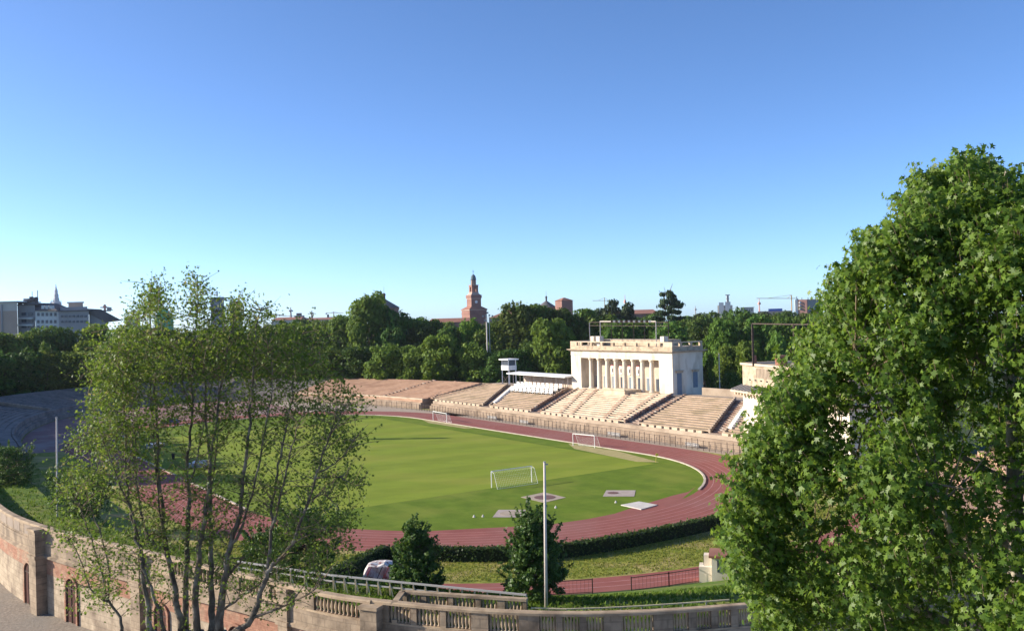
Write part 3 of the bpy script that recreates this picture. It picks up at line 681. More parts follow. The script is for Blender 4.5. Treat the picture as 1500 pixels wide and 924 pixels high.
# roof gantry with lamps
gt = thing('roof_gantry', 'thin metal portal gantry carrying small floodlights on the loggia building roof', 'gantry', A(-51,80,ZT))
def gpost(px, v, y0, y1, w, mtl):
    a = atv(px, y1, v); b = atv(px, y0, v); m = MB(); m.beam((a.x,a.y,ZE+1.0), (a.x,a.y,b.z), w); m.build('post', mtl, gt); return Vector((a.x,a.y,b.z))
a = gpost(879.6, 78.5, 470.6, 494, .2, M['pole']); b = gpost(961.3, 78.5, 470.6, 494, .2, M['pole'])
m = MB(); m.beam(a, a.lerp(b,.24), .2); m.beam(b, b.lerp(a,.12), .2); m.build('portal_beam', M['pole'], gt)
c_ = gpost(864, 83, 472, 494, .18, M['pole']); d_ = gpost(979.5, 83, 472, 494, .2, M['darkiron'])
m = MB(); m.beam(c_, d_, .16); m.beam(c_-Vector((0,0,.9)), d_-Vector((0,0,.9)), .14); m.beam(a.lerp(b,.22), b.lerp(a,.1), .18); m.build('truss', M['darkiron'], gt)
for px in (896, 912, 928.5, 944.5): gpost(px, 81.5, 471, 494, .14, M['darkiron'])
for k in range(16):
    p = a.lerp(b, .22+k*.045); m = MB(); m.hexa([p+Vector((-.22,-.3,-.3)),p+Vector((.22,-.3,-.3)),p+Vector((.12,.1,-.3)),p+Vector((-.12,.1,-.3))],[p+Vector((-.3,-.45,.25)),p+Vector((.3,-.45,.25)),p+Vector((.14,.1,.25)),p+Vector((-.14,.1,.25))])
    m.build('floodlight', M['whitepaint'] if k % 2 else M['darkiron'], gt)

# commentary tower + canopy + white seats
t0 = atv(746, 560, 77.5)
ct = thing('commentary_tower', 'small white scaffold commentary tower at the left end of the canopy', 'tower', (t0.x,t0.y,5.5))
zr = atv(746, 527, 77.5).z
uu, vv = UV(t0)
for du in (-1.7,1.7):
    for dv in (-1.3,1.3): m = MB(); m.beam(A(uu+du,vv+dv,5), A(uu+du,vv+dv,zr), .28); m.build('leg', M['whitepaint'], ct)
m = MB(); ubox(m, uu-2.4,uu+2.4,vv-2,vv+2,zr,zr+.35); m.build('roof', M['whitepaint'], ct)
m = MB(); ubox(m, uu-1.9,uu+1.9,vv-1.5,vv+1.5,zr-3.0,zr-1.6); m.build('cabin', M['white'], ct)
m = MB(); ubox(m, uu-1.6,uu+1.6,vv-1.2,vv+1.2,zr-1.6,zr-.02); m.build('window', M['window'], ct)
m = MB(); m.beam(A(uu-1.7,vv-1.3,5.6),A(uu+1.7,vv-1.3,8.4),.12); m.beam(A(uu+1.7,vv-1.3,5.6),A(uu-1.7,vv-1.3,8.4),.12); m.build('brace', M['darkiron'], ct)
ca, cb = u_at(748,545,75), u_at(834,552,75)
cn = thing('seat_canopy', 'long thin white canopy roof on posts left of the loggia building', 'canopy', A((ca+cb)/2,76,6))
m = MB(); za, zb = atv(748,546,75).z, atv(834,551.5,75).z
m.hexa([A(ca,73.5,za-.25),A(cb,73.5,zb-.25),A(cb,78,zb-.05),A(ca,78,za-.05)],[A(ca,73.5,za+.1),A(cb,73.5,zb+.1),A(cb,78,zb+.3),A(ca,78,za+.3)]); m.build('roof', M['whitepaint'], cn)
for k in range(6):
    u = ca+1+(cb-ca-2)*k/5; z = za+(zb-za)*k/5
    for v in (75.2, 77.6): m = MB(); m.beam(A(u,v,5.4),A(u,v,z-.1),.22); m.build('post', M['pole'], cn)
m = MB(); ubox(m, ca+2, cb, 78.05, 78.3, 5, zb-.4); m.build('back_wall', M['loggia'], cn)
# white seats
seat = thing('stadium_seat', 'white plastic seat in the white block under the canopy', 'seat', (0,0,0), 'white seats under the canopy')
m = MB(); m.box((0,0,.42),(1.25,.6,.1)); m.build('seat_pan', M['whitepaint'], seat)
m = MB(); m.box((0,.26,.74),(1.2,.12,.65)); m.build('backrest', M['whitepaint'], seat)
m = MB(); m.box((0,.1,.19),(.3,.3,.36)); m.build('pedestal', M['greymetal'], seat)
dk = MB()
for k in range(9, 15):
    t = (k+.02)/NR; v = V_W+(V_OUT-V_W)*t; ul = T[0][0]+(T[0][1]-T[0][0])*t+3.2; ur = T[1][0]+(T[1][1]-T[1][0])*t-3.4
    za, zb = (Z_P+(ztop(u)-Z_P)*(k+1)/NR for u in (ul, ur))
    dk.hexa([A(ul,v-.02,za-.3),A(ur,v-.02,zb-.3),A(ur,v+1.4,zb-.3),A(ul,v+1.4,za-.3)],[A(ul,v-.02,za+.04),A(ur,v-.02,zb+.04),A(ur,v+1.4,zb+.04),A(ul,v+1.4,za+.04)])
dk.build('seat_deck', M['rubber'], gs)
first = True; rz = TH
for k in range(9, 15):
    t = (k+.4)/NR; v = V_W+(V_OUT-V_W)*t
    ul = T[0][0]+(T[0][1]-T[0][0])*t+3.4; ur = T[1][0]+(T[1][1]-T[1][0])*t-3.6
    n = int((ur-ul)/1.9)
    for j in range(n):
        
        u = ul+(ur-ul)*(j+.25+.5*(k%2))/n; z = Z_P+(ztop(u)-Z_P)*(k+1)/NR; p = A(u, v, z)
        if first: seat.location = p; seat.rotation_euler = (0,0,rz); first = False
        else: dup(seat, p, rz)

# ------------------------------------------------------------------ entrance block on the right
c0 = at(1088, 567, 171); e1 = Vector((.223,-.975,0)).normalized(); e2 = Vector((.975,.223,0)).normalized()
c0.z = 0
eb = thing('entrance_block', 'pale rendered entrance building with tiled cornice half hidden by the big tree', 'building', c0)
def ebox(m, a0, a1, b0, b1, z0, z1):
    q = [c0+e1*a+e2*b for a, b in ((a0,b0),(a1,b0),(a1,b1),(a0,b1))]
    m.hexa([(p.x,p.y,z0) for p in q], [(p.x,p.y,z1) for p in q])
m = MB(); ebox(m, 0, 34, 0, 12, 0, 10.4); m.build('lower_wall', M['stucco'], eb)
m = MB(); ebox(m, -.6, 35, -2.2, 13, 10.75, 11.1); ebox(m, 0, 34, -.4, 12, 10.4, 10.748); m.build('cornice', M['palestone'], eb)
m = MB()
q0 = [c0+e1*a for a in (-.6, 35)]
m.hexa([q0[0]+e2*-2.2+Vector((0,0,11.1)), q0[1]+e2*-2.2+Vector((0,0,11.1)), q0[1]+Vector((0,0,11.1)), q0[0]+Vector((0,0,11.1))],
       [q0[0]+e2*-2.2+Vector((0,0,11.18)), q0[1]+e2*-2.2+Vector((0,0,11.18)), q0[1]+Vector((0,0,11.9)), q0[0]+Vector((0,0,11.9))])
m.build('tiled_roof', M['slate'], eb)
m = MB()
for k in range(24):
    p = q0[0]+e1*(1.2*k+.3); m.hexa([p+e2*-2.15+Vector((0,0,11.18)), p+e1*.15+e2*-2.15+Vector((0,0,11.18)), p+e1*.15+Vector((0,0,11.9)), p+Vector((0,0,11.9))],[p+e2*-2.15+Vector((0,0,11.32)), p+e1*.15+e2*-2.15+Vector((0,0,11.32)), p+e1*.15+Vector((0,0,12.02)), p+Vector((0,0,12.02))])
m.build('roof_seam', M['greymetal'], eb)
m = MB()
for k in range(30): ebox(m, .3+k*1.15, .75+k*1.15, -1.9, -.41, 10.3, 10.745)
m.build('bracket', M['palestone'], eb)
m = MB(); ebox(m, 0, 34, .02, 12, 11.1, 15.6); m.build('upper_wall', M['attic'], eb)
m = MB(); ebox(m, -.3, 34.3, -.3, .5, 15.6, 16.0); ebox(m, -.3, .5, .5, 12, 15.6, 16.0); m.build('coping', M['palestone'], eb)
m = MB(); ebox(m, 5.2, 11.4, -.02, .2, 13.5, 15.2); pn = m.build('balustrade_panel', M['panel'], eb)
m = MB()
for k in range(12): ebox(m, 5.4+k*.5, 5.55+k*.5, -.08, -.021, 13.5, 15.2)
m.build('baluster', M['attic'], pn)
for k in range(4):
    m = MB(); ebox(m, 2.6+k*2.1, 3.2+k*2.1, -.05, .1, 12.9, 13.12); m.build('slot', M['black'], eb)
m = MB(); ebox(m, 9.5, 11.0, 1.5, 3, 15.6, 17.6); ebox(m, 3.0, 3.5, .6, 1.1, 15.6, 17.4); m.build('chimney', M['tile'], eb)
gi = thing('iron_gantry', 'dark rusty iron frame standing on the entrance building roof', 'gantry', c0+Vector((0,0,15.6)))
pa, pb, pc = at(1102,474,166), at(1163,475,155), at(1230,475,146)
for p in (pa, pb, pc):
    m = MB(); m.beam((p.x,p.y,15.6), p, .32); m.build('post', M['darkiron'], gi)
m = MB(); m.beam(pa, pb, .2); m.beam(pb, pc, .2); m.build('beam', M['darkiron'], gi)
m = MB(); m.beam(pb-Vector((0,0,1.8)), pb+Vector((1.4,-2,-5)), .14); m.build('brace', M['pole'], gi)
# ruined curved tier continuing on the right, seen through gaps in the tree
rt = thing('right_terrace', 'tan stone terrace glimpsed through gaps in the big right tree', 'grandstand', A(66,30,0))
P = ell(0,-1,65.5,57,42,8,14); WPR = path_of([A(u,v) for u, v in P]); WPR = [(p, (-n[0],-n[1])) for p, n in WPR]
if math.hypot(*UV(Vector((WPR[3][0][0]+WPR[3][1][0], WPR[3][0][1]+WPR[3][1][1])))) < math.hypot(*P[3]): WPR = [(p,(-n[0],-n[1])) for p, n in WPR]
prof = [(0,0),(0,1.6),(1,1.6)]
for k in range(10): prof += [(1+k*1.6, 1.6+(k+1)*.5), (1+(k+1)*1.6, 1.6+(k+1)*.5)]
prof += [(17,0)]
m = MB(); m.sweep(WPR, prof); m.build('seating_tier', M['pinkstone'], rt)

# small gate hut by the outer track
h0 = gp(1043, 856, 0); hx = Vector((.97,-.24,0)); hy = Vector((.24,.97,0))
ht = thing('gate_hut', 'small cream rendered hut at the end of the outer red track', 'hut', h0)
def hbox(m, a0,a1,b0,b1,z0,z1):
    q = [h0+hx*a+hy*b for a,b in ((a0,b0),(a1,b0),(a1,b1),(a0,b1))]; m.hexa([(p.x,p.y,z0) for p in q],[(p.x,p.y,z1) for p in q])
m = MB(); hbox(m, 0,3.4,0,2.6,0,2.55); m.build('wall', M['stucco'], ht)
m = MB(); hbox(m, -.25,3.6,-.25,2.85,2.552,2.75); m.build('roof', M['tile'], ht)
m = MB(); hbox(m, .5,.7,-.05,.1,1.2,2.3); hbox(m, 1.0,1.2,-.05,.1,1.2,2.3); m.build('slit_window', M['window'], ht)
m = MB(); hbox(m, -1.2,-.01,.6,2.2,0,1.5); hbox(m,-.75,-.01,1.0,2.0,1.5,2.5); m.build('side_wall', M['stucco'], ht)
m = MB(); hbox(m, -.80,-.74,1.25,1.8,1.5,2.3); m.build('opening', M['black'], ht)
# iron railing along the outer track
pts_ = [gp(x,y,0) for x,y in ((782,874),(868,868.5))]; pts2 = [gp(x,y,0) for x,y in ((925,866),(980,859),(1038,850))]
rl = thing('track_railing', 'brown iron railing along the near edge of the outer red track', 'railing', pts2[0])
for run in (pts_, pts2):
    m = MB()
    for p, q in zip(run, run[1:]):
        m.beam(p+Vector((0,0,1.3)), q+Vector((0,0,1.3)), .06); m.beam(p+Vector((0,0,.15)), q+Vector((0,0,.15)), .05)
        n = int((q-p).length/.35)
        for k in range(n+1): a = p.lerp(q,k/n); m.beam(a, a+Vector((0,0,1.3)), .016)
    m.build('rail', M['darkiron'], rl)
    for p, q in zip(run, run[1:]):
        for a in (p, q): m = MB(); m.beam(a, a+Vector((0,0,1.4)), .09); m.build('post', M['darkiron'], rl)

# ------------------------------------------------------------------ field things
def goal(name, pL, pR, hgt, dep, lab, back):
    t = thing(name, lab, 'goal', (pL+pR)/2); 
    pL = pL.copy(); pR = pR.copy(); pL.z = pR.z = .02; hv = Vector((0,0,hgt)); r = .07 if hgt > 2.3 else .08
    for p in (pL, pR): m = MB(); m.tube([p, p+hv], r, 8); m.build('post', M['whitepaint'], t)
    m = MB(); m.tube([pL+hv, pR+hv], r, 8); m.build('crossbar', M['whitepaint'], t)
    b = back*dep; m = MB()
    for p in (pL, pR): m.tube([p+hv, p+hv*.92+b*.45, p+b], .03, 5)
    m.tube([pL+b, pR+b], .03, 5); m.build('frame', M['whitepaint'], t)
    m = MB(); n = int((pR-pL).length/.3)
    for k in range(n+1):
        a = pL.lerp(pR, k/n); m.beam(a+hv, a+hv*.92+b*.45, .011); m.beam(a+hv*.92+b*.45, a+b, .011)
    for k in range(9):
        f = k/8; z = hv*.92*(1-f)+b*(.45+.55*f); m.beam(pL+z, pR+z, .011)
    m.build('net', M['net'], t); return t
L_, R_ = gp(719.4,714.3), gp(779.7,705.5); mid = (L_+R_)/2; dd = (R_-L_).normalized()
goal('football_goal', mid-dd*3.66, mid+dd*3.66, 2.44, 1.6, 'large white football goal on the near edge of the light green pitch', Vector((AX[0],AX[1],0)))
goal('training_goal', gp(839.5,652.6), gp(871,656), 2.35, 1.4, 'small white goal at the track kerb below the pale central terraces', Vector((BX[0],BX[1],0)))
goal('training_goal', gp(634.6,615.5), gp(654.5,619.5), 2.3, 1.4, 'small white goal on the far side nearest the long tree shadow', Vector((BX[0],BX[1],0)))
def slab(name, quad, mtl, h, lab, cat, disc=None):
    t = thing(name, lab, cat, gp(*quad[0])); P = [gp(*q) for q in quad]; m = MB()
    m.hexa([(p.x,p.y,.013) for p in P], [(p.x,p.y,h) for p in P]); m.build('slab', mtl, t)
    if disc:
        c = gp(*disc[:2]); m = MB(); m.lathe((c.x,c.y,h+.002), [(disc[2],0),(disc[2],.03)], 20); m.build('circle', M[disc[3]], t)
slab('throwing_pad', ((763,728),(797,721),(829,728.5),(797,736)), M['concrete'], .05, 'pale diamond shaped throwing pad with dark circle beside the slim pole', 'throwing pad', (798,728.5,1.5,'ringdark'))
slab('throwing_pad', ((883,727),(888,718),(931,718),(929,727)), M['pad'], .05, 'brownish rectangular throwing pad near the right bend', 'throwing pad', (898,722,.8,'ringdark'))
slab('throwing_pad', ((721.5,757.5),(730,746.5),(770,746.5),(769,757.5)), M['pad'], .05, 'brownish rectangular throwing pad left of the dark conical tree', 'throwing pad', (748,752,1.4,'concrete'))
slab('white_board', ((909.5,740),(936,735),(963,740),(939,746.5)), M['matwhite'], .12, 'flat white diamond shaped board lying on the red bend', 'board')
for x, y, lab in ((694.5,757,'white marker cone left of its pair on near grass'),(707.5,756.5,'white marker cone right of its pair on near grass'),(902,736,'white marker beside the white diamond board'),(814,743.5,'pale flat marker right of the slim pole on grass')):
    p = gp(x,y); m = MB(); m.lathe((p.x,p.y,.012), [(.2,0),(.17,.04),(.06,.26),(.04,.3)], 8); tag(m.build('marker_cone', M['matwhite']), lab, 'marker')
p = gp(960.5, 677); m = MB(); m.beam((p.x,p.y,.01), (p.x+.15,p.y,1.6), .07); t = m.build('corner_pole', M['yellow']); tag(t, 'thin yellow pole on the grass by the far right kerb', 'pole')
m = MB(); m.hexa([(p.x,p.y-.02,1.1),(p.x+.5,p.y-.02,1.1),(p.x+.5,p.y+.02,1.1),(p.x,p.y+.02,1.1)],[(p.x,p.y-.02,1.5),(p.x+.5,p.y-.02,1.5),(p.x+.5,p.y+.02,1.5),(p.x,p.y+.02,1.5)]); o = m.build('flag', M['yellow'], t)
# slim pole in front
p = gp(800, 888, 6.4); tp = at(797.5, 677, p.y)
fp = thing('flag_pole', 'tall slim pale pole standing in front of the throwing pads', 'pole', (p.x,p.y,6.3))
m = MB(); m.tube([(p.x,p.y,6.3),(tp.x*.5+p.x*.5,p.y,(6.3+tp.z)/2),(tp.x,p.y,tp.z)], [.115,.10,.075], 10); m.build('mast', M['pole'], fp, smooth=True)
m = MB(); m.box((tp.x+.12,p.y,tp.z-.12),(.22,.08,.08)); m.lathe((tp.x,p.y,tp.z),[(.09,0),(.09,.06)],8); m.build('pulley', M['greymetal'], fp)
p = gp(84, 757, 6.3); tp = at(83, 612, p.y); fp = thing('flag_pole', 'thin pale pole on the grass bank at the left edge before the shaded stand', 'pole', (p.x,p.y,6))
m = MB(); m.tube([(p.x,p.y,5.8),(tp.x,p.y,tp.z)], [.10,.08], 8); m.build('mast', M['pole'], fp)
m = MB(); m.lathe((tp.x,p.y,tp.z),[(.1,0),(.1,.1)],8); m.build('cap', M['greymetal'], fp)
tp = at(1053, 518, 225); fp = thing('flag_pole', 'thin pale pole behind the right stand beside dark trees', 'pole', (tp.x,tp.y,0))
m = MB(); m.tube([(tp.x,tp.y,5),(tp.x,tp.y,tp.z)], [.14,.10], 8); m.build('mast', M['pole'], fp)
m = MB(); m.lathe((tp.x,tp.y,tp.z),[(.12,0),(.12,.1)],8); m.build('cap', M['greymetal'], fp)
tp = at(714, 463, 330); fp = thing('floodlight_mast', 'tall floodlight mast among the park trees below the brick tower', 'floodlight', (tp.x,tp.y,0))
for dx, w_ in ((-.35,.3),(.6,.13)): m = MB(); m.tube([(tp.x+dx,tp.y,0),(tp.x+dx,tp.y,tp.z)], [w_,w_*.8], 8); m.build('mast', M['pole'], fp)
for dx, dz in ((-1.6,0),(-.5,.3),(.7,.3),(1.8,0),(-1,-1.4),(1.2,-1.4),(.1,1.2)): m = MB(); m.box((tp.x+dx,tp.y,tp.z+dz),(.6,.4,.6)); m.build('lamp', M['greymetal'], fp)
# tarpaulin pile
tp = gp(556, 851, 0)
tr_ = thing('tarpaulin_pile', 'pile under white and red tarpaulin beside the hedge corner', 'pile', tp)
m = MB(); xs = [(-1.75,.0),(-1.6,.8),(-1.15,1.5),(-.9,1.66),(-.2,1.62),(.5,1.72),(1.1,1.62),(1.18,.9),(1.2,0)]
for k, (yo, sc2) in enumerate(((0,1),(.7,1.03),(1.4,.98),(2.0,.9))):
    pass
rings = []
for yo, sc2 in ((0,.92),(.5,1),(1.2,1.03),(2.0,.95)):
    rings.append([(tp.x+x*sc2, tp.y+yo+.12*math.sin(5*x+3*yo), z*sc2*(1+.06*math.sin(4*x+yo))) for x, z in xs])
for a, b in zip(rings, rings[1:]): m.strip(a, b)
m.poly(rings[0]); m.poly(rings[-1]); tq_ = m.build('tarpaulin', M['tarpw'], tr_)
for x0, x1, mt_ in ((-1.3,-.7,'bannerred'),(-.2,.35,'black'),(.4,1.0,'bannerred')):
    m = MB(); m.beam((tp.x+x0,tp.y-.10,.35),(tp.x+x1,tp.y-.14,1.5),.10,.05); m.build('strap', M[mt_], tq_)
m = MB()
for k in range(9):
    x = 1.35+k*.22; m.beam((tp.x+x,tp.y+.3,0),(tp.x+x+.1,tp.y+.3,1.5+.15*math.sin(k*2)), .05)
for k in range(6): m.beam((tp.x+1.3,tp.y+.3,.2+k*.26),(tp.x+3.1,tp.y+.3,.25+k*.25), .05)
m.beam((tp.x+1.3,tp.y+.3,1.5),(tp.x+3.0,tp.y+1.3,1.5), .08); m.beam((tp.x+3,tp.y+.3,0),(tp.x+1.5,tp.y+1.4,1.4), .08)
m.build('cage', M['darkiron'], tr_)
# parked van on the far left bend, bins and mats
def van(px, py, lab):
    p = gp(px, py); t = thing('parked_car', lab, 'car', p); L2, w = 4.4, 1.8
    m = MB(); pr = [(-2.2,.35),(-2.2,.85),(-1.3,1.0),(-.7,1.5),(1.1,1.5),(1.7,1.0),(2.2,.9),(2.2,.35)]
    m.hexa([(p.x+x,p.y-w/2,z) for x,z in pr],[(p.x+x,p.y+w/2,z) for x,z in pr]); m.build('body', M['carblue'], t)
    m = MB(); pr = [(-1.15,1.02),(-.65,1.42),(1.0,1.42),(1.5,1.02)]; m.hexa([(p.x+x,p.y-w/2-.02,z) for x,z in pr],[(p.x+x,p.y+w/2+.02,z) for x,z in pr]); m.build('window', M['window'], t)
    for x in (-1.4,1.4):
        for y in (-w/2,w/2): m = MB(); m.tube([(p.x+x,p.y+y-.1,.34),(p.x+x,p.y+y+.1,.34)],.34,12); m.build('wheel', M['rubber'], t)
van(250, 621, 'dark blue car parked on the red track behind the tall multi stemmed trees')
p = gp(254, 672); m = MB(); m.lathe((p.x,p.y,.01), [(.25,0),(.32,.9),(.34,.95),(.3,1.05)], 10); tag(m.build('litter_bin', M['black']), 'black bin standing at the left straight seen between stems', 'bin')
for x,y,w,lab in ((292,683,2.6,'pale grey landing mat seen between the middle stems'),(228,655,2.6,'pale grey landing mat seen between the left stems')):
    p = gp(x,y); t = thing('landing_mat', lab, 'mat', p); m = MB(); m.box((p.x,p.y,.45),(w,3.4,.7)); m.build('foam_block', M['greymetal'], t); m = MB(); m.box((p.x,p.y,.83),(w+.1,3.5,.06)); m.build('cover', M['white'], t)

tipp = gp(655, 641.5); D0 = tipp.x+122; my = tipp.y+D0*math.tan(R(6)); kt = math.tan(R(21))/math.cos(R(6))*math.cos(R(6))
def hgt(px): p = gp(px, 641.5); return math.hypot(p.x+122, p.y-my)*math.tan(R(21))
lm = thing('floodlight_mast', 'tall floodlight mast beyond the left edge whose shadow streaks over the pitch', 'floodlight', (-122,my,0))
m = MB(); m.tube([(-122,my,0),(-122,my,hgt(655)+.3)], [.5,.25], 10); m.build('mast', M['pole'], lm)
for x0, x1 in ((545,592),(602,655)):
    za, zb = hgt(x0), hgt(x1); m = MB(); m.box((-122,my,(za+zb)/2),(.4,1.9,zb-za)); m.build('lamp_bank', M['greymetal'], lm)
# ------------------------------------------------------------------ foliage
STAR = []
for ang, rad in ((90,1.0),(66,.42),(38,.92),(12,.40),(-20,.72),(-65,.30),(-90,.22),(-115,.30),(-160,.72),(168,.40),(142,.92),(114,.42)):
    STAR.append((rad*math.cos(R(ang)), rad*math.sin(R(ang))))
OVALF = [(0,1),(.45,.45),(.5,-.1),(.2,-.8),(-.2,-.8),(-.5,-.1),(-.45,.45)]
CLUMP = [(0,1.0),(.35,.4),(.9,.45),(.5,-.1),(.75,-.7),(.1,-.45),(-.4,-.9),(-.45,-.2),(-1,.1),(-.4,.35)]
def leaves(name, C, Nn, S, shape, m, parent=None, fold=.25, up=None):
    C = np.asarray(C, float); n = len(C); Nn = np.asarray(Nn, float); Nn /= np.linalg.norm(Nn, axis=1)[:,None]+1e-9
    ref = rng.normal(size=(n,3)) if up is None else up+rng.normal(size=(n,3))*.5
    t1 = np.cross(Nn, ref); t1 /= np.linalg.norm(t1, axis=1)[:,None]+1e-9; t2 = np.cross(t1, Nn)
    sh = np.array(shape); k = len(sh); S = np.asarray(S)[:,None,None]
    zz = -fold*np.abs(sh[:,0])+.12*rng.normal(size=(n,k))*fold
    V = C[:,None,:]+S*(sh[None,:,0,None]*t1[:,None,:]+sh[None,:,1,None]*t2[:,None,:]+zz[:,:,None]*Nn[:,None,:])
    if parent: V = V-np.array(parent_world(parent))
    me = bpy.data.meshes.new(name); me.vertices.add(n*k); me.vertices.foreach_set('co', V.reshape(-1).astype(np.float32))
    me.loops.add(n*k); me.loops.foreach_set('vertex_index', np.arange(n*k, dtype=np.int32))
    me.polygons.add(n); me.polygons.foreach_set('loop_start', np.arange(0,n*k,k,dtype=np.int32)); me.polygons.foreach_set('loop_total', np.full(n,k,np.int32))
    me.update(calc_edges=True); me.materials.append(m); o = bpy.data.objects.new(name, me); col.objects.link(o)
    if parent: o.parent = parent
    return o
def sph(n):
    v = rng.normal(size=(n,3)); return v/np.linalg.norm(v,axis=1)[:,None]
def crown_pts(lobes, n, lo=.72):
    """points near the outside of a union of ellipsoidal lobes; lobes rows: x,y,z,rx,ry,rz"""
    lobes = np.asarray(lobes); w = (lobes[:,3]*lobes[:,5]); w = w/w.sum(); idx = rng.choice(len(lobes), n, p=w)
    d = sph(n); rr = lo+(1.12-lo)*rng.random(n)**.6; rr = np.where(rng.random(n) < .14, rr*rng.uniform(1.05,1.45,n), rr); Lb = lobes[idx]; off = d*Lb[:,3:6]*rr[:,None]; P = Lb[:,:3]+off
    keep = np.ones(n, bool)
    for L in lobes:
        q = (P-L[:3])/L[3:6]; keep &= (np.einsum('ij,ij->i',q,q) > .42)
    nn = off/(Lb[:,3:6]**2); nn /= np.linalg.norm(nn,axis=1)[:,None]
    return P[keep], (nn+rng.normal(size=(n,3))*.55+np.array([0,0,.25]))[keep]
def proto_tree(name, kind, m, seed):
    """unit tree: height 1 (z), half width about .5; scaled per copy"""
    global rng
    rng = np.random.default_rng(seed); lob = []
    if kind == 'round':
        for i in range(40):
            z = rng.uniform(.18,.94); r = .40*math.sqrt(max(.05,1-((z-.52)/.48)**2)); a = rng.uniform(0,6.28); q = r*rng.uniform(.45,1.0)
            s = rng.uniform(.075,.17); lob.append((q*math.cos(a), q*math.sin(a), min(z,.90), s, s, s*rng.uniform(.6,.85)*.8))
        lob.append((0,0,.55,.30,.30,.32))
    elif kind == 'tall':
        for i in range(32):
            z = rng.uniform(.16,.93); r = .36*math.sqrt(max(.04,1-((z-.45)/.55)**2)); a = rng.uniform(0,6.28); q = r*rng.uniform(.4,1)
            s = rng.uniform(.09,.17); lob.append((q*math.cos(a), q*math.sin(a), min(z,.91), s, s, s*.85))
        lob.append((0,0,.5,.26,.26,.36))
    elif kind == 'wide':
        for i in range(34):
            z = rng.uniform(.3,.88); r = .46*math.sqrt(max(.08,1-((z-.5)/.5)**2)); a = rng.uniform(0,6.28); q = r*rng.uniform(.4,1)
            s = rng.uniform(.10,.18); lob.append((q*math.cos(a), q*math.sin(a), z, s, s, s*.55))
        lob.append((0,0,.5,.36,.36,.28))
    elif kind == 'column':
        for i in range(26):
            z = rng.uniform(.06,.9); r = .26*(1.05-z)**.5; a = rng.uniform(0,6.28); q = r*rng.uniform(.3,1); s = rng.uniform(.10,.17)
            lob.append((q*math.cos(a), q*math.sin(a), z, s, s, s*.7))
    elif kind == 'cedar':
        for i in range(14):
            z = .22+.75*i/13; r = .48*(1.03-z)**.6+.03
            for k in range(7): a = rng.uniform(0,6.28); q = r*rng.uniform(.35,.85); s = rng.uniform(.12,.22)*(1.15-z*.5); lob.append((q*math.cos(a), q*math.sin(a), z+rng.uniform(-.03,.03), s, s, .04))
    elif kind == 'umbrella':
        for z, r, k in ((.46,.26,4),(.56,.46,7),(.64,.50,8),(.72,.44,8),(.79,.42,8),(.86,.32,7),(.92,.22,5),(.97,.09,3)):
            for i in range(k):
                a = rng.uniform(0,6.28); q = r*rng.uniform(.3,1.0); s = rng.uniform(.075,.14); lob.append((q*math.cos(a), q*math.sin(a), z+rng.uniform(-.02,.02), s, s, .022))
    t = thing(name, 'tree', 'tree', (0,0,0))
    nl = {'cedar':7000,'umbrella':4200,'column':3600}.get(kind, 7000)
    P, Nn = crown_pts(lob, nl); S = rng.uniform(.014,.040,len(P))
    leaves('crown', P, Nn, S, CLUMP, m, t)
    mm = MB(); mm.tube([(0,0,0),(.01,0,.25),(0,.01,.6)], [.035,.026,.012], 7)
    for k in range(6 if kind != 'umbrella' else 9):
        a = k*1.05; z0 = .22+.05*k if kind != 'umbrella' else .55+.04*k; mm.tube([(0,0,z0),(.14*math.cos(a),.14*math.sin(a),z0+.12),(.28*math.cos(a),.28*math.sin(a),z0+.2)], [.014,.009,.004], 5)
    if kind == 'umbrella': mm.tube([(0,0,.55),(0,0,.95)], [.014,.006], 6)
    mm.build('trunk', M['barkdark'], t); return t
PR = {}
for key, nm, kind, mtl, sd in (('rA','broad_tree','round','leafA',1),('rA2','broad_tree','round','leafA',11),('rB','broad_tree','round','leafB',2),('rC','broad_tree','round','leafC',3),('tA','tall_tree','tall','leafA',4),('tB','tall_tree','tall','leafB',5),('tC','tall_tree','tall','leafC',15),('wA','spreading_tree','wide','leafA',6),('wC','spreading_tree','wide','leafC',7),('cA','columnar_tree','column','leafA',8),('ce','cedar_tree','cedar','leafD',9),('um','pine_tree','umbrella','leafD',10)):
    PR[key] = [proto_tree(nm, kind, M[mtl], sd), False]
random.seed(21)
TONE = {'A':'mid green','B':'bright green','C':'dark green'}; SHP = {'r':'rounded','t':'tall','w':'spreading','c':'slender columnar'}
used = {}
LAND = [(-300,'far beyond the left edge'),(-180,'well beyond the left edge'),(-95,'just beyond the left edge'),(0,'at the far left edge'),(60,'below the left apartment blocks'),(130,'below the far left spire'),(215,'behind the left pale stems'),(300,'behind the middle pale stems'),(390,'behind the right pale stems'),(470,'just right of the pale stems'),(540,'left of the conical roofed keep'),(600,'between keep and brick tower'),(660,'left of the brick tower'),(700,'under the brick tower'),(745,'above the commentary tower'),(800,'under the castle turret roofs'),(850,'behind left loggia end'),(910,'behind the loggia roof gantry'),(980,'behind right loggia end'),(1045,'right of the loggia building'),(1100,'behind the iron gantry'),(1160,'beside the big right tree'),(1230,'behind the big right tree'),(1300,'hidden behind the big right tree')]
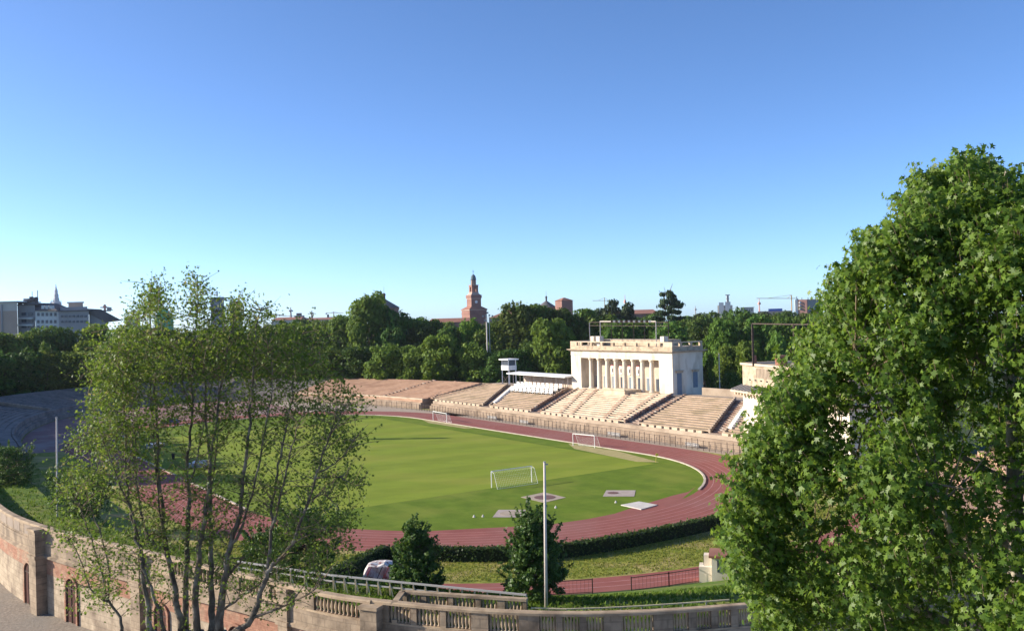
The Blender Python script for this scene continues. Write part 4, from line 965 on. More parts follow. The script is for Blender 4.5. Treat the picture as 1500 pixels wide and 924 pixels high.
def ptree(px, ytop, wpx, Z, key, z0=0.0, lab=None):
    tp = at(px, ytop, Z); h = tp.z-z0; w = wpx/F*Z
    if key in ('rA','rA2','rC','tA') and random.random() < .16: key = 'rB' if key[0] == 'r' else 'tB'
    land = min(LAND, key=lambda q: abs(q[0]-px))[1]
    row = 'front row' if Z < 330 else ('second row' if Z < 430 else 'distant')
    if not lab:
        if key == 'ce': lab = 'dark layered cedar tree %s' % land
        elif key == 'um': lab = 'tall pine with flat airy layers %s' % land
        else: lab = '%s %s tree, %s, %s' % (TONE[key[1]], SHP[key[0]], row, land)
    used.setdefault(lab, []).append(px)
    loc = (tp.x, tp.y, z0); scl = (w/.9, w/.9, h/.985); rz = random.uniform(0,6.28)
    if PR[key][1] is False:
        o = PR[key][0]; PR[key][1] = True; o.location = loc; o.rotation_euler = (0,0,rz); o.scale = scl; o['label'] = lab; o['group'] = 'park trees behind the arena'
    else: o = dup(PR[key][0], loc, rz, scl, lab, 'park trees behind the arena')
    ALLT.append((o, lab, px, ytop))
ALLT = []
FRONT = [(455,520,70,330,'rA'),(490,512,62,325,'rA2'),(525,508,60,322,'rC'),(563,502,62,316,'rA'),(602,506,58,312,'rA2'),(640,492,66,308,'rA'),(668,510,50,312,'rC'),(694,500,58,306,'rA'),(728,515,56,300,'rC'),(758,512,58,300,'rC'),(808,467,74,298,'rB'),(778,500,50,305,'rC'),(845,505,50,300,'rC'),
 (1040,516,26,226,'cA'),(1068,506,46,246,'rA2'),(1098,500,46,240,'rA'),(1060,470,56,290,'rA'),(1030,478,60,300,'rC'),(1110,468,60,290,'tA'),(1150,470,60,280,'tA'),(1135,492,44,240,'tA'),(1190,480,60,262,'rA'),(1130,530,50,235,'rC'),(1165,520,50,232,'rA'),(1072,545,30,228,'rC')]
SEC = [(425,474,66,400,'rA2'),(462,472,60,400,'rA'),(500,468,60,395,'tA'),(541,430,84,385,'tB'),(575,452,62,380,'tC'),(604,462,58,390,'wA'),(630,472,60,380,'rC'),(655,478,60,372,'rA2'),(690,468,50,372,'tB'),(722,472,60,370,'rA'),(752,448,74,370,'tA'),(780,446,70,376,'rA2'),(812,452,70,380,'rC'),(845,448,76,382,'wA'),(880,462,60,372,'rC'),(905,468,60,362,'rA'),(940,470,70,362,'rA2'),(985,470,70,355,'rA'),(1015,462,60,372,'wC'),(1045,466,60,380,'rA'),(1080,456,60,390,'tA'),(1060,470,50,372,'rC'),(1108,462,50,380,'tC'),(1135,458,46,390,'wC'),(1162,464,50,380,'rC'),(1185,462,60,380,'rA2'),(1230,460,70,370,'rA')]
DIST = [(405,470,46,520,'wC'),(440,468,50,540,'rC'),(475,466,50,560,'wA'),(510,462,60,540,'rC'),(600,466,50,520,'rA'),(625,464,46,540,'wC'),(650,472,40,560,'rA2'),(675,476,46,560,'wC'),(735,463,46,540,'rA'),(768,444,46,520,'wA'),(800,452,50,540,'rC'),(868,455,46,540,'rC'),(925,462,50,540,'wA'),(955,460,50,520,'rC'),(1000,460,46,520,'wA'),(1035,458,50,540,'rC'),(1062,456,34,560,'tC'),(1100,456,46,560,'wA'),(1150,457,50,560,'rC'),(1190,456,50,560,'wA')]
LEFT = [(-45,512,90,296,'rC'),(-5,512,74,302,'rA'),(32,516,66,308,'rC'),(68,514,62,316,'rA2'),(100,514,60,326,'rA'),(130,514,56,338,'rC'),(-50,486,90,350,'rA'),(-10,484,80,356,'wA'),(28,482,76,360,'wA'),(66,478,74,366,'rA2'),(104,479,64,370,'rA'),(142,476,60,376,'rC'),(66,499,36,318,'cA'),(38,506,32,312,'cA'),(122,500,40,345,'rB'),(175,476,60,350,'rA'),(205,478,60,350,'rA2'),(240,480,60,355,'rC'),(275,478,60,360,'rA'),(310,480,60,360,'rC'),(345,478,60,365,'rA2'),(385,480,60,365,'rA'),(165,512,60,318,'rC'),(210,516,60,330,'rA'),(255,518,60,338,'rC'),(300,520,60,344,'rA2'),(345,520,60,346,'rC'),(390,520,60,342,'rA'),(425,518,56,338,'rC')]
OFF = [(-215,471,100,190,'rA'),(-225,466,100,175,'rC'),(-225,466,96,205,'rA2'),(-215,471,90,220,'rC'),(-215,466,90,236,'rA'),(-215,466,84,252,'rC'),(-225,471,100,160,'rC'),(-200,471,84,268,'rA2'),(-185,476,80,284,'rC'),(-160,481,80,292,'rA'),(-120,486,80,296,'rC'),(-80,496,80,298,'rA2'),(-235,468,110,182,'rC'),(-232,466,110,198,'rA'),(-228,466,100,213,'rC'),(-225,466,100,229,'rA2'),(-225,466,100,245,'rC'),(-220,466,100,262,'rA'),(-210,468,90,276,'rC')]
for q in FRONT+SEC+DIST+LEFT: ptree(*q)
for q in OFF: ptree(*q, lab='%s tree beyond the left edge shading the curved stand' % TONE[q[4][1]])
for q in ((895,443,44,430,'ce'),(918,447,40,440,'ce'),(1020,463,46,470,'ce'),(880,455,40,440,'ce'),(1090,464,40,420,'ce'),(1122,460,40,430,'ce'),(978,426,40,420,'um')): ptree(*q)
# make repeated labels distinct by order
by = {}
for o, lab, px, yt in ALLT: by.setdefault(lab, []).append((px, yt, o))
ORD = ['leftmost','second from left','third from left','fourth from left','fifth from left','sixth from left','seventh from left','eighth from left']
for lab, L in by.items():
    if len(L) > 1 and 'shading the curved' not in lab:
        for k, (px, yt, o) in enumerate(sorted(L, key=lambda q: q[:2])): o['label'] = lab+', '+(ORD[k] if len(L) > 2 else ('the left one' if k == 0 else 'the right one'))
for k, v in PR.items():
    if v[1] is False:
        for ch in list(v[0].children): bpy.data.objects.remove(ch)
        bpy.data.objects.remove(v[0])

rng = np.random.default_rng(99); random.seed(5)
# hedge
HP = [gp(x,y,0) for x,y in ((1075,764),(1040,775),(985,787),(920,800),(870,809),(830,815),(785,819),(743,820.5),(700,821),(650,820.5),(605,819),(574,818))]
HP2 = [gp(x,y,0) for x,y in ((566,817),(545,826),(520,839),(495,852),(470,864))]
hd = thing('clipped_hedge', 'long clipped dark green hedge between red bend and dry lawn', 'hedge', HP[6])
for nm, P_ in (('long_run', HP), ('side_run', HP2)):
    C = []; Nn = []; core = MB()
    pw = path_of([p+Vector((0,.0,0)) for p in P_])
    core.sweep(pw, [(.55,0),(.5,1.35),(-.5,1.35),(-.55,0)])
    for (p, n), (q, n2) in zip(pw, pw[1:]):
        L = math.hypot(q[0]-p[0], q[1]-p[1])
        for _ in range(int(L*150)):
            t = rng.random(); f = rng.random(); c = (p[0]+(q[0]-p[0])*t, p[1]+(q[1]-p[1])*t)
            if f < .45: o = rng.uniform(-.62,.62); z = 1.42+rng.normal()*.10; nr = (n[0]*.2,n[1]*.2,1)
            else: sg = 1 if f < .8 else -1; o = sg*(.6+rng.normal()*.08); z = rng.uniform(0,1.4); nr = (n[0]*sg,n[1]*sg,.3)
            C.append((c[0]+n[0]*o, c[1]+n[1]*o, z)); Nn.append(nr)
    Nn = np.array(Nn)+rng.normal(size=(len(C),3))*.6
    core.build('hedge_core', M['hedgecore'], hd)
    leaves('foliage', C, Nn, rng.uniform(.08,.17,len(C)), CLUMP, M['hedge'], hd)

# rough grass on the bank
C = []; Nn = []
for _ in range(26000):
    i = rng.integers(0, len(idx)-1); q = idx[i]; t = rng.random(); (p, n), (p2, n2) = WPATH[q], WPATH[min(q+1,len(WPATH)-1)]
    pr = bprof(q); d = rng.uniform(.6, 15); zz = np.interp(d, [-o for o, z in pr], [z for o, z in pr])
    C.append((p[0]+(p2[0]-p[0])*t-n[0]*d, p[1]+(p2[1]-p[1])*t-n[1]*d, zz+.08)); Nn.append((rng.normal(), rng.normal(), .25))
tag(leaves('bank_grass', C, Nn, rng.uniform(.10,.24,len(C)), [(0,1),(.14,.3),(.35,.75),(.22,-.4),(.5,.2),(.12,-.6),(-.12,-.6),(-.45,.3),(-.2,-.2),(-.3,.8)], M['grassblade'], up=np.array([0,0,1.0])), 'rough grass tufts on the bank behind the wall', 'grass', None, 'stuff')
C = []; Nn = []
for _ in range(26000):
    a = rng.uniform(-1.25,.5); r = rng.uniform(0,1); u0_, v0_ = 50.2*math.cos(a), -1+45*math.sin(a); u1_, v1_ = 60.2*math.cos(a), -1+53*math.sin(a); p = A(u0_+(u1_-u0_)*r, v0_+(v1_-v0_)*r, .05)
    C.append(tuple(p)); Nn.append((rng.normal(), rng.normal(), .5))
tag(leaves('lawn_grass', C, Nn, rng.uniform(.06,.17,len(C)), [(0,1),(.14,.3),(.35,.75),(.22,-.4),(.5,.2),(.12,-.6),(-.12,-.6),(-.45,.3),(-.2,-.2),(-.3,.8)], M['drygrass'], up=np.array([0,0,1.0])), 'uncut dry grass on the lawn between hedge and outer red strip', 'grass', None, 'stuff')
# small trees on the bank
def bank_tree(px, ybase, ytop, wpx, kind, lab, name, zb=6.0, m='leafS', n=9000, Z=None):
    p = gp(px, ybase, zb) if Z is None else at(px, ybase, Z); tp = at(px, ytop, p.y); h = tp.z-p.z; w = wpx/F*p.y
    t = thing(name, lab, 'tree', p); lob = []
    for i in range(150):
        z = rng.uniform(.04,1.0); prof = (1.02-z)**.5*min(1,(z+.22)*2.6) if kind == 'cone' else math.sqrt(max(.05,1-((z-.5)/.55)**2))
        a = rng.uniform(0,6.28); q = .5*w*prof*rng.uniform(.25,1.0); s = w*rng.uniform(.05,.10)
        lob.append((p.x+q*math.cos(a), p.y+q*math.sin(a), p.z+h*min(z,.95), s, s, s*rng.uniform(.5,.9)))
    P, Nn = crown_pts(lob, n, .5); C = list(P); Nn = list(Nn)
    mm = MB(); mm.tube([p-Vector((0,0,.4)), p+Vector((.05,0,h*.3)), p+Vector((0,.05,h*.7)), p+Vector((0,0,h*.97))], [.14,.11,.06,.02], 7)
    for k in range(80):   # protruding shoots
        z = rng.uniform(.25,1.0); prof = (1.02-z)**.62 if kind == 'cone' else .9; a = rng.uniform(0,6.28); q = .46*w*prof
        b0 = Vector((p.x, p.y, p.z+h*z*.8)); b1 = Vector((p.x+q*math.cos(a), p.y+q*math.sin(a), p.z+h*z)); d = (b1-b0).normalized(); b2 = b1+d*rng.uniform(.08,.2)*w+Vector((0,0,rng.uniform(.05,.16)*w))
        mm.tube([b0,b1,b2], [.03,.018,.006], 4)
        for j in range(34):
            tt = rng.random(); c = b1.lerp(b2, tt); C.append((c.x+rng.normal()*.06, c.y+rng.normal()*.06, c.z+rng.normal()*.06)); Nn.append(rng.normal(size=3)+np.array([0,0,.6]))
    leaves('crown', C, np.array(Nn)+rng.normal(size=(len(C),3))*.4, rng.uniform(.07,.15,len(C)), OVALF, M[m], t)
    mm.build('trunk', M['barkdark'], t)
bank_tree(783, 876, 752, 110, 'cone', 'dark conical tree on the bank beside the slim pole', 'conical_tree', 6.0, 'leafS', 26000)
bank_tree(612, 868, 776, 86, 'cone', 'small dark tree on the bank between tarpaulin pile and conical tree', 'conical_tree', 6.0, 'leafS', 17000)
bank_tree(12, 722, 655, 66, 'round', 'rounded bush on the grass at the left edge', 'round_bush', 5.2, 'leafS', 9000)
bank_tree(120, 760, 690, 90, 'round', 'dark bush on the bank behind the leftmost slender stems', 'round_bush', 5.8, 'leafS', 8000)
bank_tree(450, 850, 745, 90, 'round', 'dark leafy bush behind the right stem by the timber fence', 'round_bush', 6.0, 'leafS', 10000)
bank_tree(395, 840, 780, 70, 'round', 'low bush behind the forked right stem', 'round_bush', 6.0, 'leafS', 6000)

# ------------------------------------------------------------------ left multi-stemmed plane trees
ZL = 40.0
def stem3(pts, zoff, drift=0.0):
    out = []
    for i, (x, y) in enumerate(pts):
        out.append(at(x, y, ZL+zoff+drift*i/max(1,len(pts)-1)))
    return out
def make_stems(name, lab, stems, base_px, base_off, leaf_n, sprigs):
    b = at(base_px, 900, ZL+base_off); t = thing(name, lab, 'tree', (b.x, b.y, 0)); mm = MB(); tw = MB(); C = []; Nn = []
    low = []
    for pts, r0, r1, zo, dr, root in stems:
        P3 = stem3(pts, zo, dr)
        # smooth
        Q = [P3[0]]
        for a_, b_ in zip(P3, P3[1:]):
            for f in (.33,.66,1): Q.append(a_.lerp(b_, f))
        for _ in range(2): Q = [Q[0]]+[(Q[i-1]+2*Q[i]+Q[i+1])/4 for i in range(1,len(Q)-1)]+[Q[-1]]
        Q = [q+Vector((random.gauss(0,.03),random.gauss(0,.03),0)) for q in Q]
        n = len(Q); rad = [(r0+(r1-r0)*(i/(n-1))**.62)*(.58 if r0 > .1 else .7) for i in range(n)]
        if root: low.append((Q[0], r0))
        mm.tube(Q, rad, 8)
        # twigs & leaves on the upper two thirds
        L = sum((q-p).length for p, q in zip(Q, Q[1:]))
        nt = int(L*6.2)
        for _ in range(nt):
            i = random.randint(max(1,int(n*.22)), n-1); p = Q[i-1].lerp(Q[i], random.random())
            f = i/n
            ln = random.uniform(.6,2.0)*(1.15-.5*f); a = random.uniform(0,6.28); d = Vector((math.cos(a), math.sin(a), random.uniform(.1,1.1))).normalized()
            mid = p+d*ln*.5; e = p+d*ln+Vector((0,0,random.uniform(-.2,.25)))
            tw.tube([p,mid,e], [.02,.012,.005], 4, cap=False)
            k = int(random.uniform(.3,1.5)*leaf_n)
            for _ in range(k):
                c = mid.lerp(e, random.uniform(-.4,1.1)); C.append((c.x+random.gauss(0,.14), c.y+random.gauss(0,.14), c.z+random.gauss(0,.14)-.05)); Nn.append((random.gauss(0,1),random.gauss(0,1),random.gauss(.5,.8)))
    # roots down to the ground
    for q, r in low: mm.tube([Vector((b.x+(q.x-b.x)*.25, b.y+(q.y-b.y)*.25, 0)), Vector((b.x+(q.x-b.x)*.6, b.y+(q.y-b.y)*.6, q.z*.5)), q], [r*1.5, r*1.25, r], 9)
    # leafy sprigs filling the crown: (px, py, radius px, count)
    for x, y, rp, cnt in sprigs:
        rr = rp/F*ZL
        for _ in range(max(1,int(cnt*1.65)//22)):
            c = at(x+random.gauss(0,rp*.5), y+random.gauss(0,rp*.5), ZL+random.uniform(-2.5,3.0))
            dd_ = Vector((random.gauss(0,1), random.gauss(0,1), random.uniform(.2,1.6))).normalized(); l2 = random.uniform(.3,.9)
            tw.tube([c-dd_*l2, c, c+dd_*l2*.6], [.012,.009,.004], 4, cap=False)
            for _ in range(22):
                q = c+dd_*random.uniform(-l2,l2*.7); C.append((q.x+random.gauss(0,.17), q.y+random.gauss(0,.17), q.z+random.gauss(0,.17))); Nn.append((random.gauss(0,1),random.gauss(0,1),random.gauss(.5,.8)))
    mm.build('trunk', M['barkL'], t, smooth=True); tw.build('twigs', M['twig'], t, fix=False)
    leaves('crown', C, Nn, np.random.default_rng(4).uniform(.06,.115,len(C)), STAR, M['leafP'], t)
S1 = [([(180,924),(178,905),(158,880),(150,840),(138,800),(122,760),(108,715),(100,690)],.16,.03,1,1,True),
 ([(158,880),(152,878),(132,862),(122,830),(110,800),(100,785)],.09,.02,1,-1,False),
 ([(158,880),(161,840),(155,800),(140,760),(130,735),(125,700)],.09,.02,1,1.5,False)]
make_stems('slender_tree', 'small slender forked tree leaning left before the arched wall doors', S1, 190, 1, 7, [(115,700,30,220),(95,720,30,140),(130,650,30,260),(110,790,25,90),(140,830,34,150),(120,850,30,120),(150,870,30,120),(95,770,30,140),(180,800,34,120),(165,560,30,420),(150,600,30,360),(135,630,28,260),(170,640,30,260),(150,690,34,280)])
S2 = [([(222,924),(214,880),(208,820),(203,790),(193,755),(187,720),(184,660),(181,600),(178,550),(180,510)],.24,.04,-1,1,True),
 ([(240,924),(230,880),(218,850),(208,822)],.14,.10,-1,0,True),
 ([(203,790),(190,740),(172,700),(158,665),(150,640)],.08,.02,-1,-1,False),
 ([(187,690),(196,640),(205,590),(207,560)],.05,.015,-1,-.5,False)]
make_stems('multistem_tree', 'twin trunked plane tree, left part of the sparse leafy trees before the wall', S2, 230, -1, 8, [(240,790,50,200),(220,850,44,170),(200,800,44,190),(270,760,40,150),(250,880,40,120),(190,500,34,520),(165,520,30,420),(200,560,40,480),(175,580,36,420),(215,620,36,320),(190,660,40,300),(160,620,30,260),(205,720,40,200),(230,540,34,360),(150,545,26,320),(250,590,40,260)])
S3 = [([(268,924),(258,880),(250,830),(243,803),(240,770),(237,730),(232,680),(229,600),(227,560),(222,500),(218,450),(221,415)],.30,.03,0,1,True),
 ([(243,803),(222,797),(210,770),(205,740),(200,690),(197,640)],.16,.04,0,-1,False),
 ([(243,795),(236,760),(229,700),(226,640),(222,580),(214,520)],.12,.03,0,1,False),
 ([(272,924),(272,850),(274,800),(277,745),(279,718),(273,698),(278,650),(281,600),(280,540),(287,480),(292,440),(290,402)],.28,.03,.5,.5,True),
 ([(288,924),(288,850),(292,800),(300,760),(305,720),(308,680),(320,600),(330,530),(340,470),(347,440)],.30,.03,-.5,-.5,True),
 ([(310,924),(312,880),(310,830),(308,780),(310,700),(304,640),(298,560),(300,500),(312,450)],.32,.03,0,1.5,True),
 ([(322,924),(325,870),(332,840),(335,800),(345,770),(355,740),(358,680),(364,640),(368,580),(372,530),(374,480),(384,450)],.34,.03,-.5,-1,True),
 ([(335,800),(352,785),(365,735),(375,700),(382,660),(390,620),(397,585),(398,540),(392,500)],.13,.025,-.7,-1.5,False),
 ([(330,850),(345,828),(358,815)],.13,.08,-.5,0,False),
 ([(300,760),(310,720),(318,650),(322,590),(318,540)],.08,.02,-.5,.5,False),
 ([(281,600),(268,570),(262,540),(255,500)],.05,.015,.5,1,False),
 ([(279,700),(290,670),(300,610),(312,560),(330,520)],.07,.02,0,1,False),
 ([(229,600),(240,570),(248,540)],.04,.012,0,1,False),
 ([(372,540),(385,525),(400,510)],.03,.01,-1,-1,False)]
make_stems('multistem_tree', 'many stemmed sparse plane tree with the tallest leafy tips on the left', S3, 300, 0, 7, [(300,790,44,190),(290,860,44,170),(330,760,36,170),(370,790,40,200),(350,850,40,150),(400,840,40,150),(218,440,22,330),(232,430,18,200),(240,455,16,110),(205,460,20,160),(290,420,18,170),(284,450,24,230),(300,470,24,200),(345,450,16,160),(335,470,20,160),(385,460,16,150),(370,480,20,150),(265,520,40,420),(310,530,40,460),(350,520,40,460),(390,520,36,400),(260,590,44,260),(320,600,44,260),(370,590,44,300),(300,670,50,160),(360,680,50,170),(250,700,44,130),(400,560,40,340),(240,500,36,320),(330,490,36,360),(420,500,26,320)])
S4 = [([(345,924),(370,910),(383,865),(392,835),(400,825),(420,810),(432,790),(440,760),(452,735),(463,700),(472,670),(482,640),(490,615),(497,590)],.26,.03,-2,-1,True),
 ([(393,832),(397,790),(397,750),(402,720),(410,680),(417,640),(425,600),(429,570),(430,530),(428,490)],.15,.03,-2,1,False),
 ([(398,775),(408,735),(418,700),(425,660),(432,635),(445,600)],.09,.02,-2,-1.5,False),
 ([(362,908),(400,893),(430,880),(460,865),(480,842)],.13,.03,-2,-1.5,False),
 ([(330,890),(350,875),(368,863),(382,853)],.10,.03,-1,-1,False),
 ([(470,690),(490,680),(508,662),(520,640)],.05,.012,-2.5,-.5,False),
 ([(464,700),(485,697),(505,700),(520,712),(538,708)],.05,.012,-2.5,-.5,False),
 ([(455,735),(470,720),(490,735),(505,755)],.05,.012,-2.5,-.5,False),
 ([(430,570),(445,545),(460,530)],.04,.012,-1,-.5,False),
 ([(482,640),(500,610),(512,590)],.04,.012,-3,-.5,False),
 ([(432,795),(455,780),(480,775)],.05,.012,-2,-1,False)]
make_stems('multistem_tree', 'leaning plane tree with curved pale stem, rightmost of the sparse left trees', S4, 335, -2, 7, [(440,540,40,420),(470,560,38,420),(500,590,30,330),(515,640,24,220),(500,700,30,240),(525,705,18,90),(470,620,40,300),(430,640,40,220),(450,700,40,260),(480,760,36,300),(500,800,22,150),(440,780,44,300),(460,820,36,260),(410,600,36,280),(430,510,30,330),(460,500,24,220),(420,860,36,110),(380,880,36,90),(505,760,24,170),(415,720,36,140)])

# ------------------------------------------------------------------ big right tree
rng = np.random.default_rng(31); random.seed(31)
RX, RY = 12.7, 23.6
prof_z = [7,10,13,16,18,20.6,22,23.4,24.6,25.8,26.9,27.7,28.3,28.7]
prof_r = [3,5,6.2,6.9,7.3,7.4,6.8,5.9,5.3,4.5,3.5,2.7,1.9,.7]
def crad(z): return float(np.interp(z, prof_z, prof_r))
bt = thing('star_leaved_tree', 'huge dense bright green tree with star shaped leaves filling the right edge', 'tree', (RX,RY,0))
mm = MB(); mm.tube([(RX,RY,0),(RX-.1,RY,6),(RX+.1,RY+.1,13),(RX,RY,20),(RX,RY,27.5)], [.55,.45,.34,.2,.04], 12)
limbs = []
for k in range(34):
    z0 = 6+19*(k/33)**.9; a = k*2.399+random.uniform(-.3,.3); rr = crad(min(29,z0+3.2))*.82
    P = [Vector((RX,RY,z0)), Vector((RX+rr*.35*math.cos(a), RY+rr*.35*math.sin(a), z0+.9)), Vector((RX+rr*.72*math.cos(a+.1), RY+rr*.72*math.sin(a+.1), z0+2.1)), Vector((RX+rr*math.cos(a+.15), RY+rr*math.sin(a+.15), z0+3.6))]
    r0 = .17*(1.25-k/40); mm.tube(P, [r0,r0*.75,r0*.45,.03], 7)
    for f in np.linspace(.12,1,9):
        i = min(2,int(f*3)); limbs.append(P[i].lerp(P[i+1], f*3-i))
for f in np.linspace(.3,1,24): limbs.append(Vector((RX,RY,27.5*f)))
LA = np.array([tuple(p) for p in limbs])
mm.build('trunk', M['bark'], bt, smooth=True)
tw = MB(); C = []; Nn = []; UPV = []
# lumpy masses
NC = 6600
cent = []
tries = 0
lump = [(random.uniform(0,6.28), random.uniform(9,29), random.uniform(.8,1.6)) for _ in range(70)]
while len(cent) < NC:
    tries += 1
    z = random.uniform(9.5,28.4); r = crad(z)
    if random.random() > r/7.8+.12: continue
    a = random.uniform(0,6.28)
    lp = max((math.exp(-(((a-la+math.pi) % (2*math.pi)-math.pi)*r/ls)**2-((z-lz)/ls)**2) for la, lz, ls in lump))
    if lp < .25 and random.random() < .86: continue
    q = r*(.56+.34*random.random()**.6+.17*lp)
    x, y = RX+q*math.cos(a), RY+q*math.sin(a)
    if y > RY+2.5 and random.random() < .8: continue
    if z < 14 and random.random() < .55: continue
    cent.append((x,y,z,a))
for k in range(1500):
    z = random.uniform(10,27); q = crad(z)*random.uniform(.25,.6); a = random.uniform(0,6.28); cent.append((RX+q*math.cos(a), RY+q*math.sin(a), z, a))
for k in range(150):
    z = random.uniform(15,27); a = random.uniform(0,6.28)
    if math.sin(a) > .5 and random.random() < .7: continue
    r = crad(z)*random.uniform(.78,.95); L = random.uniform(.5,1.2) if z < 25 else random.uniform(.3,.6)
    for j in range(int(L/.2)):
        f = j*.2; cent.append((RX+(r+f*.28)*math.cos(a)+random.gauss(0,.05), RY+(r+f*.28)*math.sin(a)+random.gauss(0,.05), z+f, a))
# leading shoots on the outline
for k in range(60):
    z = random.uniform(18,27.8); r = crad(z)*1.0; a = random.uniform(0,6.28); cent.append((RX+r*math.cos(a), RY+r*math.sin(a), z+.25, a))
for x, y in ((1397,238),(1435,232),(1452,230),(1478,236),(1497,236),(1345,262),(1330,275),(1290,320),(1268,350)):
    p = at(x, y, RY-.3)
    for j in range(3): cent.append((p.x+random.gauss(0,.12), p.y+random.gauss(0,.3), p.z-.35*j, math.pi))
for _ in range(170):
    p = at(random.uniform(1085,1215), random.uniform(560,720), RY-random.uniform(1.0,3.5)); a = math.atan2(p.y-RY, p.x-RX); q = math.hypot(p.x-RX, p.y-RY)
    if q < crad(p.z)*1.02: cent.append((p.x, p.y, p.z, a))
OUTY = [222,228,232,258,320,405,490,600,690,760,850,924]; OUTX = [1452,1440,1398,1350,1290,1222,1172,1112,1055,1044,1062,1092]
def proj(x, y, z):
    u = x*F/y; v = F*(H-z)/y+Y0-462; return 750+CR*u-SR*v, 462+SR*u+CR*v
for _ in range(700):      # leafy outer shoots along the rim of the crown
    y = random.uniform(224,880); ins = random.uniform(22,85); p = at(float(np.interp(y, OUTY, OUTX))+ins, y+random.uniform(0,12), RY+random.uniform(-2.2,1.2)); a = math.atan2(p.y-RY, p.x-RX)
    cent.append((p.x, p.y, p.z, a))
kept = []
for q in cent:
    px, py = proj(*q[:3]); lim = float(np.interp(py, OUTY, OUTX))
    rf = math.hypot(q[0]-RX, q[1]-RY)/max(.3, crad(q[2])); nz = mnoise.noise(Vector((q[0]*.75, q[1]*.75, q[2]*.5)))
    if rf > .74 and nz < -.10 and random.random() < .88: continue
    rag = 16+15*math.sin(py*.085+1.3)*math.sin(py*.031)+9*math.sin(py*.21)
    if px > lim+rag+random.uniform(-8,9) and py > 232+8*math.sin(px*.09)+random.uniform(-4,8): kept.append(q)
cent = kept
for x, y, z, a in cent:
    c = Vector((x,y,z)); j = int(np.argmin(((LA-np.array([x,y,z-1.0]))**2).sum(1))); b = limbs[j]
    out = Vector((math.cos(a), math.sin(a), random.uniform(.5,2.2))).normalized()
    if (b-c).length < 1.8 and random.random() < .22: tw.tube([b, b.lerp(c,.6)+Vector((0,0,-.12)), c], [.03,.018,.008], 4, cap=False)
    l2 = random.uniform(.28,.62); tw.tube([c-out*l2*.6, c+out*l2], [.011,.004], 4, cap=False)
    n = random.randint(28,42)
    for k in range(n):
        t = random.uniform(-.7,1.05); q = c+out*l2*t; az = random.uniform(0,6.28); side = Vector((math.cos(az), math.sin(az), random.uniform(-.35,.25)))*random.uniform(.08,.30)
        C.append((q.x+side.x, q.y+side.y, q.z+side.z)); nr = side.normalized()*.8+Vector((math.cos(a)*.4, math.sin(a)*.4, .45)); Nn.append((nr.x+random.gauss(0,.55), nr.y+random.gauss(0,.55), nr.z+random.gauss(0,.5)))
        UPV.append((side.x, side.y, side.z-.5))
tw.build('twigs', M['twig'], bt, fix=False)
leaves('crown', C, Nn, rng.uniform(.075,.132,len(C)), STAR, M['leafM'], bt, fold=.3)

# ------------------------------------------------------------------ skyline
def bbox(m, px0, px1, ytop, Z, depth, zb=0.0):
    a = at(px0, ytop, Z); b = at(px1, ytop, Z); zt = (a.z+b.z)/2
    m.hexa([(a.x,Z,zb),(b.x,Z,zb),(b.x*(Z+depth)/Z,Z+depth,zb),(a.x*(Z+depth)/Z,Z+depth,zb)], [(a.x,Z,zt),(b.x,Z,zt),(b.x*(Z+depth)/Z,Z+depth,zt),(a.x*(Z+depth)/Z,Z+depth,zt)])
    return a.x, b.x, zt
WME = {}
def windows(par, px0, px1, ys, cols, Z, wpx, hpx, m='window'):
    for y in ys:
        for k in range(cols):
            x = px0+(px1-px0)*(k+.5)/cols; p = at(x, y, Z-.15); key = (wpx, hpx, m, Z)
            w, h = wpx/F*Z, hpx/F*Z
            if key not in WME:
                mm = MB(); mm.box((0,0,0),(w,.3,h)); o = mm.build('window', M[m]); WME[key] = o.data
            else: o = bpy.data.objects.new('window', WME[key]); col.objects.link(o)
            o.parent = par; pw = parent_world(par); o.location = (p.x-pw.x, p.y-pw.y, p.z-pw.z)
def block(name, lab, cat, px0, px1, ytop, Z, depth, wall, roof=None, roofh=0, cornice=True):
    c = at((px0+px1)/2, ytop, Z); t = thing(name, lab, cat, (c.x, Z, 0)); m = MB(); x0, x1, zt = bbox(m, px0, px1, ytop, Z, depth); m.build('wall', M[wall], t)
    if roof:
        m = MB(); e = .8
        if roofh: m.hexa([(x0-e,Z-e,zt),(x1+e,Z-e,zt),(x1+e,Z+depth+e,zt),(x0-e,Z+depth+e,zt)], [(x0+(x1-x0)*.12,Z+depth*.45,zt+roofh),(x1-(x1-x0)*.12,Z+depth*.45,zt+roofh),(x1-(x1-x0)*.12,Z+depth*.55,zt+roofh),(x0+(x1-x0)*.12,Z+depth*.55,zt+roofh)])
        else: m.hexa([(x0-e,Z-e,zt),(x1+e,Z-e,zt),(x1+e,Z+depth+e,zt),(x0-e,Z+depth+e,zt)],[(x0-e,Z-e,zt+.5),(x1+e,Z-e,zt+.5),(x1+e,Z+depth+e,zt+.5),(x0-e,Z+depth+e,zt+.5)])
        m.build('roof', M[roof], t)
    return t, (x0, x1, zt)
b1, _ = block('apartment_block', 'cream and brown apartment block cut by the left edge', 'building', -60, 25, 443.5, 440, 20, 'apt1', 'apt3')
m = MB(); bbox(m, -60, 24.9, 456, 439.6, .35, 0); m.build('brown_facade', M['aptband'], b1)
m = MB(); p = at(3,470,439.4); m.beam((p.x,p.y,0),(p.x,p.y,at(3,446,439.4).z),.5); m.build('downpipe', M['apt2'], b1)
b2, q = block('apartment_block', 'grey balconied apartment block with a set back penthouse, second from left', 'building', 25.5, 51, 447, 445, 20, 'apt2', 'slate')
windows(b2, 30, 50, (460,470,478), 2, 445, 6.5, 4.5); 
